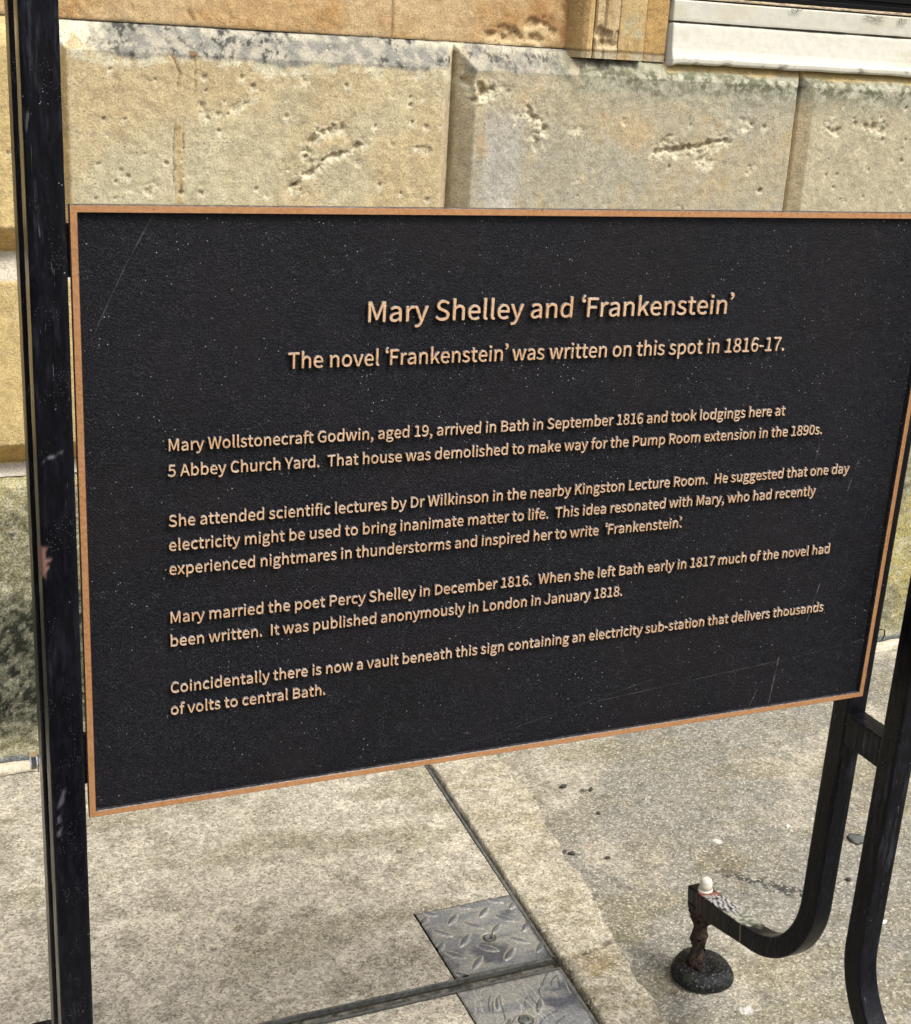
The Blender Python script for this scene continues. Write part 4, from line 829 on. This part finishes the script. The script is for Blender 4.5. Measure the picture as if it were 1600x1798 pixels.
GL = json.loads(r'''{",":[265,[[65,-164,72,-181,158,-145,211,-74,211,18,211,82,183,120,138,120,102,120,72,97,72,59,72,21,101,-2,136,-2,139,-2,143,-1,146,-1,145,-58,110,-104,51,-130,58,-147]]],"-":[331,[[44,256,44,234,125,234,207,234,288,234,288,256,288,279,288,301,207,301,125,301,44,301,44,279]]],".":[265,[[97,-12,133,-12,167,-12,196,14,196,53,196,94,167,120,133,120,97,120,70,94,70,53,70,14]]],"0":[530,[[132,-12,265,-12,398,-12,483,108,483,352,483,595,398,712,265,712,132,712,48,595,48,352,48,108],[345,58,265,58,186,58,132,147,132,352,132,557,186,644,265,644,345,644,399,557,399,352,399,147]]],"1":[530,[[84,24,84,0,212,0,340,0,468,0,468,24,468,48,468,73,421,73,374,73,328,73,328,282,328,491,328,700,305,700,283,700,261,700,223,678,178,662,116,650,116,632,116,613,116,595,157,595,199,595,241,595,241,421,241,247,241,73,188,73,136,73,84,73,84,48]]],"5":[530,[[140,-12,250,-12,368,-12,479,74,479,227,479,382,384,451,268,451,226,451,195,440,163,423,169,491,175,558,181,626,269,626,357,626,445,626,445,650,445,675,445,700,332,700,218,700,105,700,97,591,90,482,82,373,98,364,113,354,129,344,169,371,199,385,245,385,333,385,391,326,391,225,391,123,325,60,242,60,160,60,109,97,70,138,55,118,40,99,26,80,74,33]]],"6":[530,[[154,-12,287,-12,396,-12,489,79,489,215,489,362,413,435,294,435,240,435,179,403,136,350,139,567,219,641,316,641,358,641,400,620,427,587,443,605,460,623,477,641,437,683,385,712,312,712,177,712,53,608,53,334,53,103],[147,136,138,281,183,346,237,370,280,370,365,370,406,309,406,215,406,119,354,56,287,56,200,56]]],"7":[530,[[202,265,189,0,219,0,250,0,280,0,291,274,321,437,485,647,485,665,485,682,485,700,339,700,193,700,47,700,47,675,47,650,47,626,160,626,273,626,387,626,249,435]]],"8":[530,[[138,-12,267,-12,398,-12,486,67,486,168,486,265,430,317,369,352,369,354,369,356,369,357,410,390,461,453,461,526,461,634,389,711,269,711,160,711,77,639,77,533,77,459,121,407,172,371,172,370,172,369,172,368,108,333,44,267,44,174,44,66],[362,422,315,380,232,413,157,450,157,533,157,601,203,646,268,646,343,646,387,591,387,521,387,470],[350,53,268,53,184,53,121,107,121,181,121,248,161,304,218,340,317,300,403,265,403,171,403,101]]],"9":[530,[[148,-12,224,-12,355,-12,478,96,478,380,478,603,377,712,243,712,134,712,42,622,42,485,42,341,118,265,235,265,293,265,353,299,396,350,390,134,311,60,222,60,176,60,134,80,103,114,87,95,71,77,55,59,95,18],[386,568,395,424,349,357,296,330,249,330,166,330,124,392,124,485,124,582,176,645,244,645,332,645]]],"A":[581,[[83,233,4,0,33,0,63,0,93,0,115,71,138,143,160,214,246,214,331,214,416,214,439,143,461,71,483,0,514,0,546,0,577,0,498,233,418,467,339,700,306,700,273,700,241,700,162,467],[253,284,182,284,194,320,205,356,217,392,242,471,265,546,286,628,288,628,289,628,290,628,313,547,335,471,361,392,372,356,383,320,394,284,324,284]]],"B":[627,[[96,233,96,0,171,0,245,0,319,0,476,0,584,68,584,205,584,301,525,356,442,372,442,374,442,376,442,377,508,398,544,459,544,529,544,652,445,700,304,700,235,700,166,700,96,700,96,467],[219,403,184,403,184,479,184,555,184,630,220,630,256,630,292,630,402,630,457,600,457,518,457,446,409,403,288,403,254,403],[225,71,184,71,184,159,184,246,184,334,225,334,266,334,307,334,430,334,498,295,498,208,498,114,427,71,307,71,266,71]]],"C":[609,[[185,-12,360,-12,451,-12,520,24,575,88,559,107,542,125,526,144,481,95,431,65,364,65,230,65,146,176,146,352,146,527,235,635,367,635,427,635,473,608,510,569,526,588,542,607,558,626,518,671,451,712,366,712,188,712,55,576,55,350,55,122]]],"D":[657,[[96,233,96,0,156,0,216,0,275,0,486,0,601,131,601,352,601,576,486,700,271,700,213,700,155,700,96,700,96,467],[211,73,184,73,184,258,184,443,184,628,211,628,237,628,264,628,429,628,510,530,510,352,510,176,429,73,264,73,237,73]]],"F":[527,[[96,233,96,0,126,0,155,0,184,0,184,105,184,209,184,314,273,314,363,314,452,314,452,339,452,364,452,389,363,389,273,389,184,389,184,468,184,547,184,626,289,626,394,626,499,626,499,650,499,675,499,700,365,700,231,700,96,700,96,467]]],"G":[658,[[187,-12,371,-12,465,-12,542,22,587,69,587,167,587,265,587,363,511,363,434,363,357,363,357,338,357,314,357,289,407,289,456,289,506,289,506,228,506,167,506,106,478,80,430,65,380,65,230,65,146,176,146,352,146,527,238,635,379,635,449,635,495,605,530,569,546,588,562,607,578,626,538,668,474,712,376,712,191,712,55,576,55,350,55,122]]],"H":[695,[[96,233,96,0,126,0,155,0,184,0,184,110,184,220,184,330,293,330,402,330,511,330,511,220,511,110,511,0,541,0,570,0,600,0,600,233,600,467,600,700,570,700,541,700,511,700,511,602,511,505,511,407,402,407,293,407,184,407,184,505,184,602,184,700,155,700,126,700,96,700,96,467]]],"I":[280,[[96,233,96,0,126,0,155,0,184,0,184,233,184,467,184,700,155,700,126,700,96,700,96,467]]],"J":[511,[[138,-12,226,-12,363,-12,419,84,419,205,419,370,419,535,419,700,390,700,360,700,330,700,330,538,330,376,330,214,330,108,293,65,218,65,167,65,128,88,96,144,75,129,54,114,33,98,74,26]]],"K":[617,[[96,233,96,0,126,0,155,0,184,0,184,74,184,148,184,222,224,269,265,317,305,365,375,243,445,122,515,0,548,0,580,0,613,0,529,145,444,290,360,435,433,523,506,612,580,700,546,700,513,700,479,700,382,583,284,466,186,349,186,349,185,349,184,349,184,466,184,583,184,700,155,700,126,700,96,700,96,467]]],"L":[519,[[96,233,96,0,228,0,359,0,491,0,491,25,491,50,491,75,389,75,286,75,184,75,184,284,184,492,184,700,155,700,126,700,96,700,96,467]]],"M":[775,[[96,233,96,0,123,0,149,0,176,0,176,129,176,258,176,388,176,448,170,533,164,594,166,594,167,594,168,594,187,541,206,488,224,435,269,313,313,192,357,71,377,71,397,71,416,71,460,192,504,313,548,435,567,488,586,541,605,594,606,594,607,594,608,594,604,533,597,448,597,388,597,258,597,129,597,0,624,0,652,0,679,0,679,233,679,467,679,700,644,700,608,700,573,700,528,575,484,450,439,326,423,278,409,228,391,180,389,180,388,180,387,180,370,228,354,278,336,326,292,450,247,575,202,700,167,700,132,700,96,700,96,467]]],"P":[605,[[96,233,96,0,126,0,155,0,184,0,184,93,184,186,184,279,223,279,261,279,300,279,454,279,558,347,558,495,558,647,453,700,296,700,230,700,163,700,96,700,96,467],[219,350,184,350,184,443,184,536,184,628,218,628,251,628,285,628,408,628,470,597,470,495,470,394,412,350,288,350,254,350]]],"R":[606,[[223,368,184,368,184,455,184,541,184,628,223,628,263,628,302,628,412,628,472,596,472,504,472,413,412,368,302,368,263,368],[424,99,480,0,513,0,547,0,580,0,520,102,461,204,402,307,497,329,560,394,560,504,560,649,457,700,315,700,242,700,169,700,96,700,96,467,96,233,96,0,126,0,155,0,184,0,184,99,184,198,184,297,226,297,268,297,310,297,367,198]]],"S":[569,[[191,-12,290,-12,436,-12,528,75,528,186,528,290,465,338,384,373,351,388,318,402,285,416,230,439,168,465,168,534,168,596,220,635,299,635,364,635,415,610,458,570,474,589,489,608,504,626,456,677,382,712,299,712,172,712,78,635,78,527,78,425,156,375,221,348,254,333,287,318,321,304,388,274,438,251,438,179,438,111,384,65,291,65,219,65,148,99,98,152,81,131,63,111,46,91,106,28]]],"T":[572,[[242,209,242,0,271,0,301,0,330,0,330,209,330,417,330,626,401,626,472,626,542,626,542,650,542,675,542,700,371,700,201,700,30,700,30,675,30,650,30,626,100,626,171,626,242,626,242,417]]],"W":[838,[[124,233,173,0,208,0,243,0,278,0,313,141,347,281,382,422,393,477,407,528,417,582,419,582,420,582,421,582,433,528,443,477,456,422,491,281,526,141,562,0,597,0,633,0,668,0,717,233,765,467,813,700,785,700,757,700,729,700,704,573,678,446,653,319,641,244,627,168,615,92,613,92,611,92,609,92,592,168,577,244,560,319,527,446,495,573,462,700,435,700,408,700,381,700,349,573,317,446,285,319,267,244,250,168,235,92,234,92,232,92,231,92,217,168,203,244,189,319,165,446,140,573,116,700,85,700,55,700,25,700,74,467]]],"Y":[507,[[209,90,209,0,238,0,268,0,297,0,297,90,297,181,297,271,367,414,438,557,508,700,477,700,447,700,416,700,386,634,357,568,327,502,305,451,281,401,256,349,255,349,253,349,252,349,227,401,206,451,183,502,153,568,123,634,93,700,61,700,30,700,-1,700,69,557,139,414,209,271,209,181]]],"a":[538,[[120,-12,207,-12,271,-12,329,21,379,62,380,62,381,62,382,62,385,41,387,21,390,0,414,0,437,0,461,0,461,106,461,213,461,319,461,448,409,532,282,532,198,532,125,495,78,464,89,444,101,424,112,404,153,432,207,459,267,459,352,459,374,395,374,329,154,304,56,247,56,135,56,41],[282,58,232,58,180,58,140,81,140,140,140,207,200,250,374,270,374,222,374,174,374,126,324,81]]],"b":[590,[[268,-12,316,-12,435,-12,541,90,541,267,541,428,469,532,335,532,277,532,220,499,172,459,173,490,174,521,176,552,176,621,176,691,176,760,146,760,117,760,88,760,88,507,88,253,88,0,111,0,134,0,158,0,160,18,163,36,165,53,166,53,168,53,169,53,214,12],[388,61,302,61,267,61,221,74,176,115,176,206,176,297,176,388,224,434,270,458,313,458,413,458,451,382,451,266,451,138]]],"c":[487,[[155,-12,292,-12,354,-12,414,12,460,53,448,72,435,92,422,112,390,83,348,60,300,60,204,60,139,139,139,259,139,378,208,458,303,458,343,458,376,440,406,414,421,433,435,452,450,471,414,503,367,532,299,532,165,532,50,432,50,259,50,87]]],"d":[592,[[135,-12,265,-12,327,-12,382,21,422,61,423,61,424,61,425,61,428,41,430,20,433,0,456,0,480,0,504,0,504,253,504,507,504,760,475,760,446,760,416,760,416,694,416,627,416,561,418,531,420,501,421,472,375,509,336,532,275,532,157,532,51,427,51,259,51,86],[331,61,284,61,193,61,140,135,140,260,140,378,207,458,290,458,333,458,373,443,416,404,416,313,416,223,416,132,373,84]]],"e":[529,[[159,-12,298,-12,368,-12,423,11,468,40,458,60,448,79,437,98,398,73,358,57,308,57,209,57,141,128,136,239,252,239,369,239,485,239,487,252,489,269,489,288,489,436,414,532,282,532,163,532,50,428,50,259,50,88],[227,301,135,301,145,404,210,462,284,462,365,462,413,406,413,301,320,301]]],"f":[310,[[32,470,32,448,55,448,79,448,102,448,102,299,102,149,102,0,131,0,160,0,189,0,189,149,189,299,189,448,226,448,262,448,299,448,299,471,299,495,299,519,262,519,226,519,189,519,189,546,189,573,189,601,189,668,213,703,263,703,281,703,302,698,321,689,327,711,334,734,340,756,316,766,286,773,253,773,150,773,102,707,102,602,102,574,102,546,102,519,79,517,55,515,32,514,32,492]]],"g":[539,[[137,-239,263,-239,423,-239,525,-156,525,-59,525,27,464,64,345,64,311,64,277,64,243,64,173,64,152,88,152,120,152,149,166,166,185,182,208,171,237,164,262,164,369,164,452,234,452,345,452,390,435,428,410,452,445,452,480,452,516,452,516,474,516,496,516,519,456,519,395,519,335,519,317,526,291,532,262,532,158,532,68,460,68,347,68,285,101,234,136,207,136,206,136,205,136,203,108,184,78,150,78,107,78,66,98,38,125,22,125,20,125,19,125,17,76,-12,49,-55,49,-100,49,-189],[322,223,262,223,202,223,152,271,152,347,152,423,202,468,262,468,324,468,372,423,372,347,372,271],[375,-179,275,-179,180,-179,125,-143,125,-88,125,-58,140,-27,178,0,201,-6,225,-8,244,-8,274,-8,304,-8,334,-8,403,-8,439,-25,439,-74,439,-127]]],"h":[580,[[88,253,88,0,117,0,146,0,176,0,176,125,176,251,176,376,227,429,264,456,317,456,386,456,415,414,415,317,415,211,415,106,415,0,444,0,473,0,502,0,502,110,502,219,502,329,502,460,453,532,344,532,273,532,220,493,172,445,173,481,174,516,176,552,176,621,176,691,176,760,146,760,117,760,88,760,88,507]]],"i":[263,[[88,173,88,0,117,0,146,0,176,0,176,173,176,346,176,519,146,519,117,519,88,519,88,346],[97,626,132,626,166,626,190,648,190,684,190,717,166,740,132,740,97,740,74,717,74,684,74,648]]],"k":[527,[[88,253,88,0,117,0,145,0,174,0,174,46,174,91,174,137,206,174,239,212,271,250,322,167,372,83,423,0,455,0,486,0,518,0,452,103,387,206,322,309,379,379,437,449,495,519,462,519,430,519,397,519,324,428,251,336,178,245,176,245,175,245,174,245,174,417,174,589,174,760,145,760,117,760,88,760,88,507]]],"l":[271,[[115,-12,180,-12,203,-12,218,-9,230,-5,226,18,222,40,218,62,208,60,204,60,200,60,186,60,176,71,176,97,176,318,176,539,176,760,146,760,117,760,88,760,88,541,88,322,88,103,88,30]]],"m":[884,[[88,173,88,0,117,0,146,0,176,0,176,125,176,251,176,376,223,430,266,456,306,456,371,456,402,414,402,317,402,211,402,106,402,0,431,0,460,0,489,0,489,125,489,251,489,376,538,430,580,456,620,456,686,456,716,414,716,317,716,211,716,106,716,0,745,0,774,0,803,0,803,110,803,219,803,329,803,460,753,532,647,532,583,532,529,491,475,433,454,494,412,532,331,532,269,532,216,493,170,443,169,443,169,443,168,443,165,468,162,493,159,519,136,519,112,519,88,519,88,346]]],"n":[583,[[88,173,88,0,117,0,146,0,176,0,176,125,176,251,176,376,227,429,264,456,317,456,386,456,415,414,415,317,415,211,415,106,415,0,444,0,473,0,502,0,502,110,502,219,502,329,502,460,453,532,344,532,273,532,219,493,170,443,169,443,169,443,168,443,165,468,162,493,159,519,136,519,112,519,88,519,88,346]]],"o":[579,[[162,-12,289,-12,416,-12,529,87,529,259,529,432,416,532,289,532,162,532,50,432,50,259,50,87],[379,60,289,60,200,60,139,139,139,259,139,378,200,458,289,458,379,458,440,378,440,259,440,139]]],"p":[592,[[88,27,88,-219,117,-219,146,-219,176,-219,176,-160,176,-102,176,-43,175,-13,174,18,173,48,220,9,269,-12,316,-12,435,-12,541,90,541,267,541,428,469,532,335,532,275,532,217,498,170,458,169,458,169,458,168,458,165,478,162,498,159,519,136,519,112,519,88,519,88,273],[388,61,302,61,267,61,222,74,176,115,176,206,176,297,176,388,225,434,270,458,313,458,413,458,451,382,451,266,451,138]]],"r":[371,[[88,173,88,0,117,0,146,0,176,0,176,111,176,222,176,333,210,421,263,454,306,454,328,454,339,451,356,445,362,470,367,495,372,520,356,529,340,532,317,532,260,532,206,490,170,424,169,424,169,424,168,424,165,456,162,487,159,519,136,519,112,519,88,519,88,346]]],"s":[447,[[150,-12,223,-12,346,-12,412,57,412,141,412,240,330,270,254,299,196,321,142,340,142,389,142,430,173,464,239,464,285,464,321,444,356,418,370,436,384,455,398,473,359,505,302,532,238,532,124,532,59,467,59,385,59,296,137,262,210,235,267,214,329,189,329,137,329,92,295,55,226,55,164,55,118,80,73,117,59,98,45,79,31,59,79,18]]],"t":[360,[[140,-12,250,-12,283,-12,317,-3,347,7,341,29,335,51,329,73,312,65,289,58,270,58,210,58,190,95,190,158,190,254,190,351,190,448,237,448,284,448,331,448,331,471,331,495,331,519,284,519,237,519,190,519,190,567,190,616,190,665,166,665,142,665,117,665,114,616,111,567,108,519,81,517,53,515,26,514,26,492,26,470,26,448,52,448,77,448,103,448,103,352,103,256,103,160,103,56]]],"u":[580,[[130,-12,240,-12,310,-12,362,25,411,81,412,81,413,81,414,81,416,54,418,27,420,0,444,0,469,0,493,0,493,173,493,346,493,519,464,519,435,519,406,519,406,396,406,273,406,151,356,90,319,63,265,63,197,63,168,104,168,201,168,307,168,413,168,519,139,519,110,519,80,519,80,409,80,300,80,190,80,57]]],"v":[498,[[137,173,200,0,234,0,268,0,302,0,363,173,424,346,485,519,456,519,428,519,399,519,366,420,334,322,301,223,286,173,268,120,253,71,251,71,250,71,248,71,233,120,217,173,201,223,168,322,136,420,103,519,73,519,43,519,12,519,75,346]]],"w":[766,[[122,173,170,0,204,0,237,0,271,0,296,93,320,185,345,278,358,328,369,376,380,429,382,429,383,429,385,429,397,376,407,329,420,280,445,187,470,93,495,0,530,0,565,0,601,0,647,173,694,346,741,519,713,519,685,519,657,519,632,419,607,319,582,219,570,169,561,122,550,74,548,74,547,74,545,74,533,122,521,169,509,219,482,319,455,419,428,519,399,519,371,519,343,519,316,419,289,319,262,219,249,169,238,122,227,74,226,74,224,74,223,74,212,122,202,169,192,219,166,319,140,419,115,519,85,519,55,519,26,519,74,346]]],"x":[476,[[71,90,14,0,45,0,75,0,106,0,129,40,152,81,176,121,194,153,210,184,228,214,230,214,231,214,233,214,253,184,272,153,289,121,315,81,340,40,366,0,398,0,429,0,461,0,404,87,347,174,290,262,343,347,395,433,448,519,418,519,387,519,357,519,336,481,315,443,293,405,277,375,263,348,247,318,246,318,244,318,243,318,225,348,207,375,192,405,169,443,145,481,122,519,91,519,59,519,28,519,80,436,133,353,185,270,128,180]]],"y":[498,[[73,-223,96,-223,200,-223,254,-145,290,-44,355,144,420,331,485,519,457,519,428,519,400,519,369,423,338,327,307,231,293,184,278,132,265,84,263,84,261,84,260,84,242,133,224,185,208,231,173,327,138,423,103,519,73,519,43,519,12,519,82,345,151,172,221,-1,217,-14,213,-27,209,-40,187,-104,151,-152,93,-152,78,-152,63,-147,53,-143,47,-166,41,-190,35,-213,52,-220]]],"\u2018":[955,[[858,747,909,773,902,785,896,797,889,809,828,781,770,715,770,630,770,578,804,540,845,540,888,540,910,572,910,602,910,636,886,663,850,663,839,663,830,660,824,655,824,697]]],"\u2019":[955,[[97,598,46,572,53,560,59,548,66,536,127,564,185,629,185,714,185,767,151,805,110,805,67,805,45,774,45,743,45,709,69,682,105,682,116,682,125,686,131,689,131,647]]]," ":[214,[]]}''')
TXT = [
    ('Mary Shelley and \u2018Frankenstein\u2019', .2863, .7195, .5165, .0203, .0002),
    ('The novel \u2018Frankenstein\u2019 was written on this spot in 1816-17.', .2062, .7985, .4718, .0157, .00016),
    ('Mary Wollstonecraft Godwin, aged 19, arrived in Bath in September 1816 and took lodgings here at', .0862, .8113, .3938, .01165, .00012),
    ('5 Abbey Church Yard.  That house was demolished to make way for the Pump Room extension in the 1890s.', .0862, .8700, .3676, .01165, .00012),
    ('She attended scientific lectures by Dr Wilkinson in the nearby Kingston Lecture Room.  He suggested that one day', .0862, .9185, .3153, .01165, .00012),
    ('electricity might be used to bring inanimate matter to life.  This idea resonated with Mary, who had recently', .0862, .8728, .2897, .01165, .00012),
    ('experienced nightmares in thunderstorms and inspired her to write  \u2018Frankenstein\u2019.', .0862, .6895, .2640, .01165, .00012),
    ('Mary married the poet Percy Shelley in December 1816.  When she left Bath early in 1817 much of the novel had', .0862, .9089, .2111, .01165, .00012),
    ('been written.  It was published anonymously in London in January 1818.', .0862, .6159, .1850, .01165, .00012),
    ('Coincidentally there is now a vault beneath this sign containing an electricity sub-station that delivers thousands', .0862, .9126, .1321, .01165, .00012),
    ('of volts to central Bath.', .0862, .2547, .1070, .01165, .00012),
]
def text_line(body, x0, x1, zb, cap, off):
    adv = {c_: (GL[c_][0] if c_ not in '\u2018\u2019' else 190) for c_ in set(body)}
    tot = sum(adv[c_] for c_ in body); sz = cap / 700.0; sx = (x1 - x0) / (tot - 80)
    cu = bpy.data.curves.new('lettering', 'CURVE'); cu.dimensions = '2D'; cu.fill_mode = 'BOTH'; cu.resolution_u = 3
    pen = -45
    for n_, ch in enumerate(body):
        dx = pen
        if ch in '\u2018\u2019':
            xs_ = [v for s_ in GL[ch][1] for v in s_[2::6]]; dx = pen - min(xs_) + 50
        for s_ in GL[ch][1]:
            k = len(s_) // 6; sp = cu.splines.new('BEZIER'); sp.bezier_points.add(k - 1); sp.use_cyclic_u = True
            for i in range(k):
                b = sp.bezier_points[i]; v = s_[i * 6:i * 6 + 6]; b.handle_left_type = b.handle_right_type = 'FREE'
                b.handle_left = ((v[0] + dx) * sx, v[1] * sz, 0); b.co = ((v[2] + dx) * sx, v[3] * sz, 0); b.handle_right = ((v[4] + dx) * sx, v[5] * sz, 0)
        pen += adv[ch] if not (ch == '\u2019' and body.endswith('\u2019.') and len(body) - 2 == body.rindex(ch) and n_ == len(body) - 2) else 40
    cu.offset = 0.0; cu.extrude = 0.0017 - off * 0.5; cu.bevel_depth = off; cu.bevel_resolution = 0
    o = bpy.data.objects.new('tmp', cu); C.objects.link(o); bpy.context.view_layer.update()
    me = bpy.data.meshes.new_from_object(o.evaluated_get(bpy.context.evaluated_depsgraph_get())); bpy.data.objects.remove(o); bpy.data.curves.remove(cu)
    me.name = 'lettering'; me.materials.clear()
    me.transform(Matrix(((1, 0, 0, x0), (0, 0, -1, .0018), (0, 1, 0, zb + G), (0, 0, 0, 1))))
    o = link('lettering', me, [LETTER, LIT_EDGE], plq, False)
    for p in me.polygons: p.material_index = 0 if p.normal.y < -.4 and p.normal.z < .35 else 1  # upward edges take the pale material, their sky highlight painted in
    return o
for t_ in TXT: text_line(*t_)
